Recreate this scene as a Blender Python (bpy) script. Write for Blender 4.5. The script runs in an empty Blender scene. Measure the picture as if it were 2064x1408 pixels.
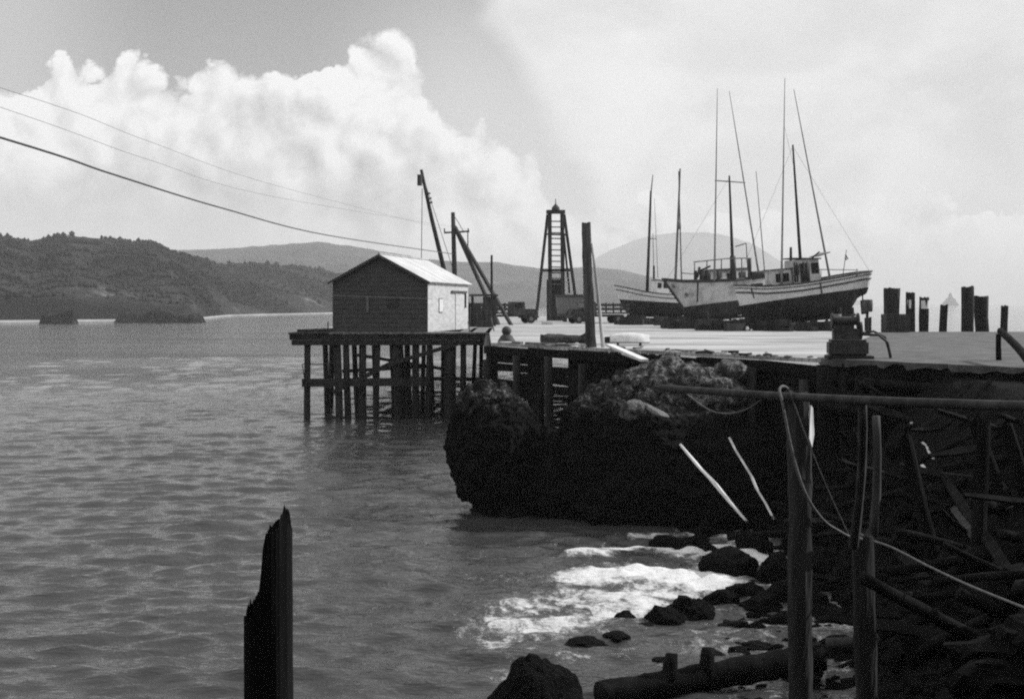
import bpy, bmesh, math, random
import numpy as np
from mathutils import Vector, Matrix, Quaternion, noise as mnoise

# ------------------------------------------------------------------ camera, sky, sun, exposure
scene = bpy.context.scene
F = 2580.0            # focal length in photograph pixels (45 mm lens on 36 mm film, 2064 px wide)
H = 7.5               # eye height above the sea
DECK = 5.64           # wharf deck height above the sea
HZ = 612.0            # horizon row in the photograph

cam_d = bpy.data.cameras.new("camera")
cam_d.lens = 45.0
cam_d.sensor_width = 36.0
cam_d.sensor_fit = 'HORIZONTAL'
cam_d.shift_y = -(704.0 - HZ) / 2064.0
cam_d.clip_start = 0.1
cam_d.clip_end = 60000.0
cam = bpy.data.objects.new("camera", cam_d)
scene.collection.objects.link(cam)
cam.location = (0, 0, H)
cam.rotation_euler = (math.radians(90), 0, 0)
scene.camera = cam

SUN_AZ, SUN_EL = math.radians(73), math.radians(34)     # azimuth clockwise from +Y
SUN_DIR = Vector((math.sin(SUN_AZ) * math.cos(SUN_EL), math.cos(SUN_AZ) * math.cos(SUN_EL), math.sin(SUN_EL)))
sun_d = bpy.data.lights.new("sun", 'SUN')
sun_d.energy = 4.2
sun_d.angle = math.radians(0.55)
sun_d.color = (1, 1, 1)                                  # black and white film
sun = bpy.data.objects.new("sun", sun_d)
scene.collection.objects.link(sun)
sun.rotation_euler = (-SUN_DIR).to_track_quat('-Z', 'Y').to_euler()
sun.location = (60, 40, 80)

scene.view_settings.view_transform = 'Standard'
scene.view_settings.look = 'None'
scene.view_settings.exposure = 0.0
scene.view_settings.gamma = 1.0
scene.view_settings.use_curve_mapping = False
scene.render.engine = 'CYCLES'
scene.cycles.use_denoising = False                     # the sampling noise stands for film grain
scene.cycles.max_bounces = 6
scene.cycles.volume_bounces = 1
scene.cycles.filter_width = 2.1                          # soft old lens
scene.cycles.sample_clamp_indirect = 3
scene.cycles.sample_clamp_direct = 6


class NT:
    """small helper for wiring node trees"""
    def __init__(self, tree):
        self.t = tree
        self.n = tree.nodes
        self.l = tree.links

    def new(self, typ, **kw):
        nd = self.n.new(typ)
        for k, v in kw.items():
            setattr(nd, k, v)
        return nd

    def put(self, sock, v):
        if v is None:
            return
        if isinstance(v, bpy.types.NodeSocket):
            self.l.new(v, sock)
        else:
            sock.default_value = v

    def m(self, op, a, b=None, c=None, clamp=False):
        nd = self.new('ShaderNodeMath', operation=op, use_clamp=clamp)
        self.put(nd.inputs[0], a)
        self.put(nd.inputs[1], b)
        self.put(nd.inputs[2], c)
        return nd.outputs[0]

    def step(self, x, lo, hi, a=0.0, b=1.0):
        nd = self.new('ShaderNodeMapRange', interpolation_type='SMOOTHSTEP')
        self.put(nd.inputs['Value'], x)
        nd.inputs['From Min'].default_value = lo
        nd.inputs['From Max'].default_value = hi
        nd.inputs['To Min'].default_value = a
        nd.inputs['To Max'].default_value = b
        return nd.outputs['Result']

    def noise(self, vec, scale, detail=4.0, rough=0.55, dist=0.0):
        nd = self.new('ShaderNodeTexNoise')
        self.put(nd.inputs['Vector'], vec)
        nd.inputs['Scale'].default_value = scale
        nd.inputs['Detail'].default_value = detail
        nd.inputs['Roughness'].default_value = rough
        nd.inputs['Distortion'].default_value = dist
        return nd.outputs['Fac']

    def vmul(self, v, xyz):
        nd = self.new('ShaderNodeVectorMath', operation='MULTIPLY')
        self.put(nd.inputs[0], v)
        self.put(nd.inputs[1], xyz)
        return nd.outputs[0]

    def vadd(self, v, xyz):
        nd = self.new('ShaderNodeVectorMath', operation='ADD')
        self.put(nd.inputs[0], v)
        self.put(nd.inputs[1], xyz)
        return nd.outputs[0]

    def mix(self, f, a, b):
        nd = self.new('ShaderNodeMix', data_type='FLOAT')
        self.put(nd.inputs[0], f)
        self.put(nd.inputs[2], a)
        self.put(nd.inputs[3], b)
        return nd.outputs[0]


def build_world():
    w = bpy.data.worlds.new("World")
    scene.world = w
    w.use_nodes = True
    g = NT(w.node_tree)
    g.n.clear()
    out = g.new('ShaderNodeOutputWorld')
    bg = g.new('ShaderNodeBackground')
    bg.inputs['Strength'].default_value = 0.1
    g.l.new(bg.outputs[0], out.inputs['Surface'])
    sky = g.new('ShaderNodeTexSky', sky_type='NISHITA')
    sky.sun_disc = False
    sky.sun_elevation = SUN_EL
    sky.sun_rotation = SUN_AZ
    sky.dust_density = 1.5
    bw = g.new('ShaderNodeRGBToBW')
    g.l.new(sky.outputs[0], bw.inputs[0])
    clear = g.m('MULTIPLY', bw.outputs[0], 1.0)
    tc = g.new('ShaderNodeTexCoord')
    d = tc.outputs['Generated']
    sep = g.new('ShaderNodeSeparateXYZ')
    g.l.new(d, sep.inputs[0])
    X, Y, Z = sep.outputs
    az = g.m('ARCTAN2', X, Y)
    hyp = g.m('SQRT', g.m('ADD', g.m('MULTIPLY', X, X), g.m('MULTIPLY', Y, Y)))
    t = g.m('DIVIDE', Z, g.m('MAXIMUM', hyp, 0.02))
    t = g.m('MAXIMUM', t, 0.0)
    # the cloud bank goes on round the whole horizon: its outline swings to and fro every 50 degrees
    A = math.radians(25)
    u = g.m('PINGPONG', g.m('ADD', az, A), 2 * A)
    u = g.m('DIVIDE', u, 2 * A)
    # cloud-top outline: azimuth against tangent of elevation
    prof = [(-200, 200), (0, 185), (70, 165), (130, 128), (165, 150), (205, 165), (262, 132), (330, 150), (362, 172), (385, 158), (408, 124), (462, 121),
            (512, 150), (545, 140), (598, 152), (618, 128), (688, 130), (712, 88), (752, 74), (808, 92), (836, 118),
            (858, 178), (880, 205), (905, 248), (975, 250), (1005, 292), (1065, 308), (1100, 372), (1130, 420), (1300, 440), (1700, 430), (2100, 420)]
    fc = g.new('ShaderNodeFloatCurve')
    cv = fc.mapping.curves[0]
    pts = []
    for px, py in prof:
        a = math.atan((px - 1032) / F)
        pts.append(((a + A) / (2 * A), (HZ - py) / F * math.cos(a) * 4.0))
    cv.points[0].location = (0.0, pts[0][1])
    cv.points[1].location = (1.0, pts[-1][1])
    for p in pts:
        if 0.001 < p[0] < 0.999:
            cv.points.new(*p)
    fc.mapping.update()
    # small warp so the outline is not a drawn line
    dz = g.vmul(d, (1.0, 1.0, 1.0))
    wn = g.m('SUBTRACT', g.noise(dz, 26.0, 3.0, 0.5), 0.5)
    wn2 = g.m('SUBTRACT', g.noise(dz, 60.0, 5.0, 0.6), 0.5)
    g.put(fc.inputs['Value'], g.m('ADD', u, g.m('MULTIPLY', wn, 0.015)))
    top = g.m('DIVIDE', fc.outputs[0], 4.0)
    e = g.m('SUBTRACT', top, t)
    e = g.m('ADD', e, g.m('MULTIPLY', wn, 0.012))
    e = g.m('ADD', e, g.m('MULTIPLY', wn2, 0.012))
    def billow(dv):
        """rounded puffs with creases between them"""
        tot = None
        for sc_, am_, det in ((15.0, 0.055, 0.0), (34.0, 0.050, 0.0), (80.0, 0.028, 2.0)):
            n_ = g.noise(g.vadd(d, tuple(q + sc_ * 0.013 for q in dv)), sc_, det, 0.6, 0.35)
            v_ = g.m('MULTIPLY', g.m('SUBTRACT', g.m('ABSOLUTE', g.m('SUBTRACT', n_, 0.5)), 0.10), am_)
            tot = v_ if tot is None else g.m('ADD', tot, v_)
        return tot

    dome = billow((0.0, 0.0, 0.0))
    dome2 = billow((0.009, 0.0, 0.010))
    e = g.m('ADD', e, dome)
    soft = g.step(g.noise(g.vadd(d, (3.1, 0.2, 0.7)), 7.0, 2.0, 0.5), 0.40, 0.66, 0.0016, 0.012)
    cum = g.m('DIVIDE', g.m('ADD', e, g.m('MULTIPLY', soft, 0.5)), soft, clamp=True)
    # billows: light falls on the cloud from the right and above
    sd = (0.012, 0.0, 0.012)
    n1 = g.noise(dz, 16.0, 5.0, 0.52, 0.25)
    n2 = g.noise(g.vadd(dz, sd), 16.0, 5.0, 0.52, 0.25)
    rel = g.m('ADD', g.m('MULTIPLY', g.m('SUBTRACT', n1, n2), 1.6), g.m('MULTIPLY', g.m('SUBTRACT', dome, dome2), 22.0))
    depth = g.step(e, 0.0, 0.085)
    big = g.step(g.noise(g.vadd(d, (1.3, 0.0, 0.4)), 9.0, 3.0, 0.55), 0.40, 0.62)
    cb = g.m('SUBTRACT', 0.97, g.m('MULTIPLY', g.m('MULTIPLY', depth, big), 0.36))
    cb = g.m('ADD', cb, g.m('MULTIPLY', rel, 0.62))
    # flat grey stratus under the bank, over the hills on the shaded side
    lowm = g.m('MULTIPLY', g.step(t, 0.115, 0.055), g.step(u, 0.52, 0.20))
    low_n = g.noise(g.vmul(d, (1.0, 1.0, 3.5)), 12.0, 4.0, 0.55)
    cb = g.mix(g.m('MULTIPLY', lowm, 0.8), cb, g.m('ADD', 0.34, g.m('MULTIPLY', low_n, 0.40)))
    cb = g.m('MINIMUM', g.m('MAXIMUM', cb, 0.40), 1.02)
    # thin bright veil filling the sky on the sunward side
    vu = g.m('SUBTRACT', u, g.m('SUBTRACT', 0.60, g.m('MULTIPLY', t, 0.55)))
    vn = g.noise(g.vmul(d, (1.0, 1.0, 1.6)), 8.0, 5.0, 0.55, 0.3)
    vu = g.m('ADD', vu, g.m('MULTIPLY', g.m('SUBTRACT', vn, 0.5), 0.10))
    veil = g.step(vu, -0.005, 0.030)
    haze_n = g.step(vn, 0.35, 0.66)
    vb = g.m('SUBTRACT', 0.94, g.m('MULTIPLY', haze_n, 0.17))
    vb2 = g.step(g.m('ADD', u, g.m('MULTIPLY', g.m('SUBTRACT', vn, 0.5), 0.12)), 0.74, 0.98, 0.0, 0.10)
    vb = g.m('SUBTRACT', vb, vb2)
    # pale haze creeping into the clear part at the left and between the clouds
    clear = g.mix(g.step(u, 0.20, 0.06), clear, 5.2)
    clear = g.mix(g.m('MULTIPLY', g.step(u, 0.31, 0.46), g.step(t, 0.31, 0.13)), clear, 6.6)
    col = g.mix(veil, clear, g.m('MULTIPLY', vb, 10.0))
    col = g.mix(cum, col, g.m('MULTIPLY', cb, 10.0))
    # overhead the veil thins into the same broken sky
    g.put(bg.inputs['Color'], col)


build_world()

# ------------------------------------------------------------------ helpers
C = scene.collection
rng = random.Random(7)


def W(px, py, d):
    return Vector(((px - 1032.0) / F * d, d, H - (py - HZ) / F * d))


def on_z(px, py, z):
    """point where the line of sight through a photograph pixel meets height z"""
    d = (H - z) * F / (py - HZ)
    return Vector(((px - 1032.0) / F * d, d, z))


def obj(name, me, mat, parent=None):
    o = bpy.data.objects.new(name, me)
    C.objects.link(o)
    if mat is not None:
        if len(me.materials) == 0:
            me.materials.append(mat)
    if parent is not None:
        o.parent = parent
    return o


def tag(o, label, cat, group=None, kind=None):
    o['label'] = label
    o['category'] = cat
    if group:
        o['group'] = group
    if kind:
        o['kind'] = kind
    return o


def structure(o, label=None):
    o['kind'] = 'structure'
    if label:
        o['label'] = label
    return o


def thing(name, label, cat, loc=(0, 0, 0), rot=(0, 0, 0), group=None):
    o = bpy.data.objects.new(name, None)
    C.objects.link(o)
    o.empty_display_size = 0.3
    o.location = loc
    o.rotation_euler = rot
    tag(o, label, cat, group)
    return o


def mesh_np(name, verts, faces, smooth=False):
    me = bpy.data.meshes.new(name)
    v = np.asarray(verts, dtype=np.float32)
    f = np.asarray(faces, dtype=np.int32)
    n = f.shape[1]
    me.vertices.add(len(v))
    me.vertices.foreach_set('co', v.ravel())
    me.loops.add(f.size)
    me.loops.foreach_set('vertex_index', f.ravel())
    me.polygons.add(len(f))
    me.polygons.foreach_set('loop_start', np.arange(0, f.size, n, dtype=np.int32))
    me.polygons.foreach_set('loop_total', np.full(len(f), n, dtype=np.int32))
    if smooth:
        me.polygons.foreach_set('use_smooth', np.ones(len(f), dtype=bool))
    me.update(calc_edges=True)
    me.validate()
    return me


def grid_faces(nx, ny):
    i = np.arange(nx * ny).reshape(ny, nx)
    a = i[:-1, :-1].ravel(); b = i[:-1, 1:].ravel(); c = i[1:, 1:].ravel(); d = i[1:, :-1].ravel()
    return np.stack([a, b, c, d], 1)


def mesh_py(name, verts, faces, smooth=False):
    me = bpy.data.meshes.new(name)
    me.from_pydata([tuple(v) for v in verts], [], faces)
    if smooth:
        for p in me.polygons:
            p.use_smooth = True
    me.update()
    return me


def bm_mesh(name, bm, smooth=False, fix=True):
    if fix:
        bmesh.ops.recalc_face_normals(bm, faces=bm.faces)
    me = bpy.data.meshes.new(name)
    bm.to_mesh(me)
    bm.free()
    if smooth:
        for p in me.polygons:
            p.use_smooth = True
    return me


def add_box(bm, c, s, rot=None, taper=1.0):
    """box centred at c, full size s, optional rotation matrix; taper scales the top"""
    vs = []
    for dz in (-.5, .5):
        k = taper if dz > 0 else 1.0
        for dx, dy in ((-.5, -.5), (.5, -.5), (.5, .5), (-.5, .5)):
            p = Vector((dx * s[0] * k, dy * s[1] * k, dz * s[2]))
            if rot is not None:
                p = rot @ p
            vs.append(bm.verts.new(p + Vector(c)))
    for f in ((0, 3, 2, 1), (4, 5, 6, 7), (0, 1, 5, 4), (1, 2, 6, 5), (2, 3, 7, 6), (3, 0, 4, 7)):
        bm.faces.new([vs[i] for i in f])
    return vs


def frame(a, b, up=Vector((0, 0, 1))):
    z = (Vector(b) - Vector(a)).normalized()
    x = z.cross(up)
    if x.length < 1e-3:
        x = Vector((1, 0, 0))
    x.normalize()
    y = z.cross(x).normalized()
    return x, y, z


def add_beam(bm, a, b, w, h, up=Vector((0, 0, 1)), jit=0.0, r=None):
    """squared timber from a to b, w across, h high"""
    x, y, z = frame(a, b, up)
    vs = []
    for p in (Vector(a), Vector(b)):
        for sx, sy in ((-.5, -.5), (.5, -.5), (.5, .5), (-.5, .5)):
            q = p + x * (sx * w) + y * (sy * h)
            if jit and r:
                q += z * r.uniform(-jit, jit)
            vs.append(bm.verts.new(q))
    for f in ((0, 3, 2, 1), (4, 5, 6, 7), (0, 1, 5, 4), (1, 2, 6, 5), (2, 3, 7, 6), (3, 0, 4, 7)):
        bm.faces.new([vs[i] for i in f])


def add_tube(bm, pts, rad, seg=8, jit=0.0, r=None, cap=True):
    """round bar through points; rad a number or one per point"""
    pts = [Vector(p) for p in pts]
    n = len(pts)
    rads = rad if isinstance(rad, (list, tuple)) else [rad] * n
    rings = []
    px = None
    for i, p in enumerate(pts):
        tdir = (pts[min(i + 1, n - 1)] - pts[max(i - 1, 0)]).normalized()
        if px is None:
            px, _, _ = frame(p, p + tdir)
        px = (px - tdir * px.dot(tdir)).normalized()
        py = tdir.cross(px)
        ring = []
        for k in range(seg):
            a = 2 * math.pi * k / seg
            rr = rads[i] * (1 + (r.uniform(-jit, jit) if (jit and r) else 0))
            ring.append(bm.verts.new(p + px * (math.cos(a) * rr) + py * (math.sin(a) * rr)))
        rings.append(ring)
    for i in range(n - 1):
        for k in range(seg):
            bm.faces.new((rings[i][k], rings[i][(k + 1) % seg], rings[i + 1][(k + 1) % seg], rings[i + 1][k]))
    if cap:
        bm.faces.new(list(reversed(rings[0])))
        bm.faces.new(rings[-1])


def tube_mesh(name, pts, rad, seg=8, jit=0.0, r=None, smooth=True):
    bm = bmesh.new()
    add_tube(bm, pts, rad, seg, jit, r)
    return bm_mesh(name, bm, smooth)


def log_pts(a, b, n=6, bow=0.0, r=None):
    a, b = Vector(a), Vector(b)
    x, y, z = frame(a, b)
    L = (b - a).length
    out = []
    ph = r.uniform(0, 6.28) if r else 0
    for i in range(n):
        t = i / (n - 1)
        off = math.sin(t * math.pi) * bow * L
        p = a.lerp(b, t) + (x * math.cos(ph) + y * math.sin(ph)) * off
        out.append(p)
    return out


def log_mesh(name, a, b, r0, r1=None, seg=12, n=7, bow=0.006, jit=0.06, r=rng):
    """round timber, a little bent, with knots and uneven girth"""
    r1 = r0 * 0.85 if r1 is None else r1
    pts = log_pts(a, b, n, bow, r)
    rads = [r0 + (r1 - r0) * i / (n - 1) for i in range(n)]
    return tube_mesh(name, pts, rads, seg, jit, r)


def ragged_log(name, a, b, r0, r1, r=rng, seg=14, n=8, rag=0.5):
    """round timber whose far end is broken off and splintered"""
    bm = bmesh.new()
    pts = log_pts(a, b, n, 0.006, r)
    x, y, z = frame(a, b)
    rings = []
    for i, p in enumerate(pts):
        rr = r0 + (r1 - r0) * i / (n - 1)
        ring = []
        for k in range(seg):
            q = 2 * math.pi * k / seg
            j = 1 + r.uniform(-.025, .025) + 0.16 * mnoise.fractal(Vector((math.cos(q) * 1.7, math.sin(q) * 1.7, p.z * 1.3 + p.x)), 1.0, 2.0, 4)
            off = z * (r.uniform(-1, 1) ** 3 * rag) if i == n - 1 else Vector()
            ring.append(bm.verts.new(p + (x * math.cos(q) + y * math.sin(q)) * rr * j + off))
        rings.append(ring)
    for i in range(n - 1):
        for k in range(seg):
            bm.faces.new((rings[i][k], rings[i][(k + 1) % seg], rings[i + 1][(k + 1) % seg], rings[i + 1][k]))
    c = bm.verts.new(pts[-1] - z * rag * 0.25)
    for k in range(seg):
        bm.faces.new((rings[-1][k], rings[-1][(k + 1) % seg], c))
    bm.faces.new(list(reversed(rings[0])))
    return bm_mesh(name, bm, False)


# ------------------------------------------------------------------ materials (all grey: black and white film)
def mat(name, c1, c2=None, scale=3.0, rough=0.85, bump=0.3, stretch=(1, 1, 1), detail=6.0, lo=0.35, hi=0.65,
        spec=0.3, metallic=0.0, fine=0.0, bump_scale=None, dist=0.02):
    m = bpy.data.materials.new(name)
    m.use_nodes = True
    g = NT(m.node_tree)
    b = g.n['Principled BSDF']
    b.inputs['Roughness'].default_value = rough
    b.inputs['Metallic'].default_value = metallic
    b.inputs['Specular IOR Level'].default_value = spec
    tc = g.new('ShaderNodeTexCoord')
    v = g.vmul(tc.outputs['Object'], stretch)
    c2 = c1 if c2 is None else c2
    nz = g.noise(v, scale, detail, 0.6)
    f = g.step(nz, lo, hi)
    col = g.mix(f, c1, c2)
    if fine:
        fz = g.noise(v, scale * 9.0, 3.0, 0.6)
        col = g.m('MULTIPLY', col, g.m('ADD', 1.0 - fine * 0.5, g.m('MULTIPLY', fz, fine)))
    cc = g.new('ShaderNodeCombineColor')
    for i in range(3):
        g.put(cc.inputs[i], col)
    g.l.new(cc.outputs[0], b.inputs['Base Color'])
    if bump:
        bn = g.new('ShaderNodeBump')
        bn.inputs['Strength'].default_value = bump
        bn.inputs['Distance'].default_value = dist
        hz = g.noise(v, bump_scale or scale * 3.0, 5.0, 0.6)
        g.l.new(hz, bn.inputs['Height'])
        g.l.new(bn.outputs[0], b.inputs['Normal'])
    return m


GRAIN = (1, 1, 0.12)
M = {}
M['creosote'] = mat('creosoted_timber', 0.014, 0.034, 2.5, 0.9, 0.5, GRAIN, fine=0.5)
M['black_wood'] = mat('shade_black_timber', 0.006, 0.014, 2.5, 0.95, 0.5, GRAIN, fine=0.5, spec=0.05)  # near-black tone stands in for the shade over the wreckage
M['dark_wood'] = mat('dark_weathered_wood', 0.022, 0.055, 3.0, 0.9, 0.5, GRAIN, fine=0.5)
M['worn_wood'] = mat('worn_brown_wood', 0.03, 0.08, 3.0, 0.9, 0.5, GRAIN, fine=0.5)
M['grey_dark'] = mat('weathered_pile_wood', 0.05, 0.14, 3.0, 0.95, 0.8, GRAIN, fine=0.6, spec=0.1)
M['grey_wood'] = mat('grey_weathered_wood', 0.10, 0.22, 3.0, 0.9, 0.5, GRAIN, fine=0.5)
M['pale_wood'] = mat('bleached_and_sunlit_wood', 0.38, 0.62, 3.0, 0.85, 0.4, GRAIN, fine=0.4)  # in the wreckage this pale tone stands for sunlit wood
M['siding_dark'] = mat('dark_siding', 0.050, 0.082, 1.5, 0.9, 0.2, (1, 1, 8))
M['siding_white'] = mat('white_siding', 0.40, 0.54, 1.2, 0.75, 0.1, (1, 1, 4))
M['roof'] = mat('roof_sheet', 0.46, 0.60, 0.8, 0.6, 0.05)
M['white_paint'] = mat('white_boat_paint', 0.74, 0.86, 1.8, 0.5, 0.05, fine=0.12)
M['worn_white'] = mat('stained_white_boat_paint', 0.28, 0.58, 1.6, 0.6, 0.08, lo=0.25, hi=0.6, fine=0.2)
M['bottom_paint'] = mat('bottom_paint', 0.018, 0.036, 2.0, 0.8, 0.1)
M['dark_paint'] = mat('dark_paint', 0.03, 0.05, 3.0, 0.6, 0.1)
M['mid_paint'] = mat('grey_paint', 0.13, 0.17, 6.0, 0.7, 0.1, fine=0.2)
M['glass'] = mat('dark_glass', 0.02, 0.03, 1.0, 0.08, 0.0, spec=0.5)
M['iron'] = mat('rusty_iron', 0.025, 0.06, 5.0, 0.7, 0.3, spec=0.4)
M['rope'] = mat('manila_rope', 0.10, 0.18, 20.0, 0.9, 0.3)
M['wire'] = mat('steel_wire', 0.05, 0.08, 8.0, 0.6, 0.0)
M['spar'] = mat('spar_wood', 0.20, 0.30, 4.0, 0.8, 0.1, GRAIN)
M['rubber'] = mat('tyre_rubber', 0.02, 0.03, 8.0, 0.85, 0.2)
M['canvas'] = mat('pale_canvas', 0.62, 0.78, 3.0, 0.85, 0.2)
M['bark'] = mat('rough_bark', 0.03, 0.08, 6.0, 0.95, 0.8, fine=0.6)


def mat_sea():
    m = bpy.data.materials.new('sea_water')
    m.use_nodes = True
    g = NT(m.node_tree)
    b = g.n['Principled BSDF']
    geo = g.new('ShaderNodeNewGeometry')
    pos = geo.outputs['Position']
    at = g.new('ShaderNodeAttribute', attribute_name='foam')
    foam_a = at.outputs['Fac']
    fn = g.noise(g.vmul(pos, (1.0, 0.75, 1.0)), 1.5, 8.0, 0.68, 0.8)
    fn2 = g.noise(g.vmul(pos, (0.7, 1.0, 1.0)), 11.0, 5.0, 0.7, 0.5)
    fsum = g.m('ADD', foam_a, g.m('ADD', g.m('MULTIPLY', g.m('SUBTRACT', fn, 0.5), 2.0), g.m('MULTIPLY', g.m('SUBTRACT', fn2, 0.5), 1.0)))
    ff = g.step(fsum, 0.38, 0.80)
    ff = g.m('MULTIPLY', ff, g.step(foam_a, 0.03, 0.2))
    col = g.mix(ff, 0.046, g.m('ADD', 0.40, g.m('MULTIPLY', g.step(fsum, 0.5, 1.2), 0.40)))
    cc = g.new('ShaderNodeCombineColor')
    for i in range(3):
        g.put(cc.inputs[i], col)
    g.l.new(cc.outputs[0], b.inputs['Base Color'])
    g.put(b.inputs['Roughness'], g.mix(ff, 0.05, 0.85))
    b.inputs['IOR'].default_value = 1.333
    # ripples: short crests lying across the view, calmer and rougher lanes
    v1 = g.vmul(pos, (0.38, 1.0, 1.0))
    r1 = g.noise(v1, 1.1, 4.0, 0.6, 0.4)
    r2 = g.noise(v1, 5.0, 3.0, 0.6, 0.3)
    lane = g.step(g.noise(g.vmul(pos, (0.012, 0.05, 1.0)), 1.0, 3.0, 0.5), 0.35, 0.65, 0.55, 1.15)
    r3 = g.noise(v1, 13.0, 2.0, 0.6)
    hgt = g.m('ADD', g.m('MULTIPLY', r1, 0.080), g.m('ADD', g.m('MULTIPLY', r2, 0.060), g.m('MULTIPLY', r3, 0.020)))
    hgt = g.m('MULTIPLY', hgt, lane)
    hgt = g.m('ADD', hgt, g.m('MULTIPLY', g.m('MULTIPLY', ff, fn2), 0.06))
    bn = g.new('ShaderNodeBump')
    bn.inputs['Strength'].default_value = 1.0
    bn.inputs['Distance'].default_value = 1.0
    g.l.new(hgt, bn.inputs['Height'])
    g.l.new(bn.outputs[0], b.inputs['Normal'])
    return m


def mat_rock(name, wet, upper1, upper2, z0, z1, scale=2.0, pale=None):
    """stone: dark wet foot and paler patchy top, shade and sun put into the tones"""
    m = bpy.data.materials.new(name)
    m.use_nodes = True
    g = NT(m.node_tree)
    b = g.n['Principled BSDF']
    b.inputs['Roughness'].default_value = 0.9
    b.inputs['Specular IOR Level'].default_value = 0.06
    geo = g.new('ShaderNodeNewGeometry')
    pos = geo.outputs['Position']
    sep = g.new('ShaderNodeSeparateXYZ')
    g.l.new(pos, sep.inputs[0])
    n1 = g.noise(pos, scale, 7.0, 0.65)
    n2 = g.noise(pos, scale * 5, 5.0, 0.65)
    dry = g.mix(g.step(n1, 0.4, 0.62), upper1, upper2)
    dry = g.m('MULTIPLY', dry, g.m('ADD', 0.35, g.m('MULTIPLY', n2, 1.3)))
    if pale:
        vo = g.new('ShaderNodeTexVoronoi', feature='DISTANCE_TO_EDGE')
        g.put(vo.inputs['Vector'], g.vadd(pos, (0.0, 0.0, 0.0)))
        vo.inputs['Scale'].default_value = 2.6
        pale_streak = g.m('MULTIPLY', g.step(n2, 0.52, 0.66), g.step(n1, 0.42, 0.6))  # painted sunlit streaks on the rock tops, weeds and gravel on the rubble
        dry = g.mix(pale_streak, dry, pale)
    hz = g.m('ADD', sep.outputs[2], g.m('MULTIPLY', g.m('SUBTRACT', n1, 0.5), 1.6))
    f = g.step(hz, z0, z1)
    col = g.mix(f, wet, dry)  # the wet tone also carries the shade of the lower faces
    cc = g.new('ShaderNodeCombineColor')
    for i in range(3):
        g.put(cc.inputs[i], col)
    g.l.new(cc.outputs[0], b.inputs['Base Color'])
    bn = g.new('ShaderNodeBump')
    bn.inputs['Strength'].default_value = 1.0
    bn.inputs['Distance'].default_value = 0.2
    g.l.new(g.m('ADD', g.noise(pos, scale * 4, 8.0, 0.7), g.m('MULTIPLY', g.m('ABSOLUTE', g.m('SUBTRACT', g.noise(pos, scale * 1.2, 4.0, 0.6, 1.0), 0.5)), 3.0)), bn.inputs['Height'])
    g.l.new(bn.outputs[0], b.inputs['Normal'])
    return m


def mat_hill(name, c1, c2, c3, scale):
    m = bpy.data.materials.new(name)
    m.use_nodes = True
    g = NT(m.node_tree)
    b = g.n['Principled BSDF']
    b.inputs['Roughness'].default_value = 1.0
    b.inputs['Specular IOR Level'].default_value = 0.0
    geo = g.new('ShaderNodeNewGeometry')
    pos = geo.outputs['Position']
    n1 = g.noise(g.vmul(pos, (1, 1, 2.0)), scale, 6.0, 0.6, 0.3)
    n2 = g.noise(pos, scale * 9, 5.0, 0.7)
    col = g.mix(g.step(n1, 0.45, 0.60), c1, c2)
    col = g.mix(g.m('MULTIPLY', g.step(n1, 0.60, 0.70), g.step(n2, 0.4, 0.6)), col, c3)
    col = g.m('MULTIPLY', col, g.m('ADD', 0.5, n2))
    cc = g.new('ShaderNodeCombineColor')
    for i in range(3):
        g.put(cc.inputs[i], col)
    g.l.new(cc.outputs[0], b.inputs['Base Color'])
    bn = g.new('ShaderNodeBump')
    bn.inputs['Strength'].default_value = 0.7
    bn.inputs['Distance'].default_value = 4.0
    g.l.new(n2, bn.inputs['Height'])
    g.l.new(bn.outputs[0], b.inputs['Normal'])
    return m


def mat_deck():
    m = bpy.data.materials.new('deck_planking')
    m.use_nodes = True
    g = NT(m.node_tree)
    b = g.n['Principled BSDF']
    b.inputs['Roughness'].default_value = 0.8
    b.inputs['Specular IOR Level'].default_value = 0.3
    geo = g.new('ShaderNodeNewGeometry')
    pos = geo.outputs['Position']
    stain = g.noise(g.vmul(pos, (0.10, 0.35, 1)), 1.0, 5.0, 0.6)
    grain = g.noise(g.vmul(pos, (0.5, 6.0, 1)), 1.0, 4.0, 0.6)
    brick = g.new('ShaderNodeTexBrick')
    g.put(brick.inputs['Vector'], pos)
    brick.inputs['Scale'].default_value = 1.0
    brick.inputs['Mortar Size'].default_value = 0.012
    brick.inputs['Brick Width'].default_value = 5.0
    brick.inputs['Row Height'].default_value = 0.28
    brick.inputs['Color1'].default_value = (0.85, 0.85, 0.85, 1)
    brick.inputs['Color2'].default_value = (1, 1, 1, 1)
    brick.inputs['Mortar'].default_value = (0.25, 0.25, 0.25, 1)
    blot = g.noise(g.vmul(pos, (0.25, 0.9, 1)), 1.0, 7.0, 0.65)
    col = g.mix(g.step(stain, 0.36, 0.58), 0.29, 0.54)
    col = g.m('MULTIPLY', col, g.step(blot, 0.30, 0.48, 0.55, 1.0))
    col = g.m('MULTIPLY', col, g.m('ADD', 0.72, g.m('MULTIPLY', grain, 0.5)))
    mx = g.new('ShaderNodeRGBToBW')
    g.l.new(brick.outputs['Color'], mx.inputs[0])
    col = g.m('MULTIPLY', col, mx.outputs[0])
    cc = g.new('ShaderNodeCombineColor')
    for i in range(3):
        g.put(cc.inputs[i], col)
    g.l.new(cc.outputs[0], b.inputs['Base Color'])
    return m


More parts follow.
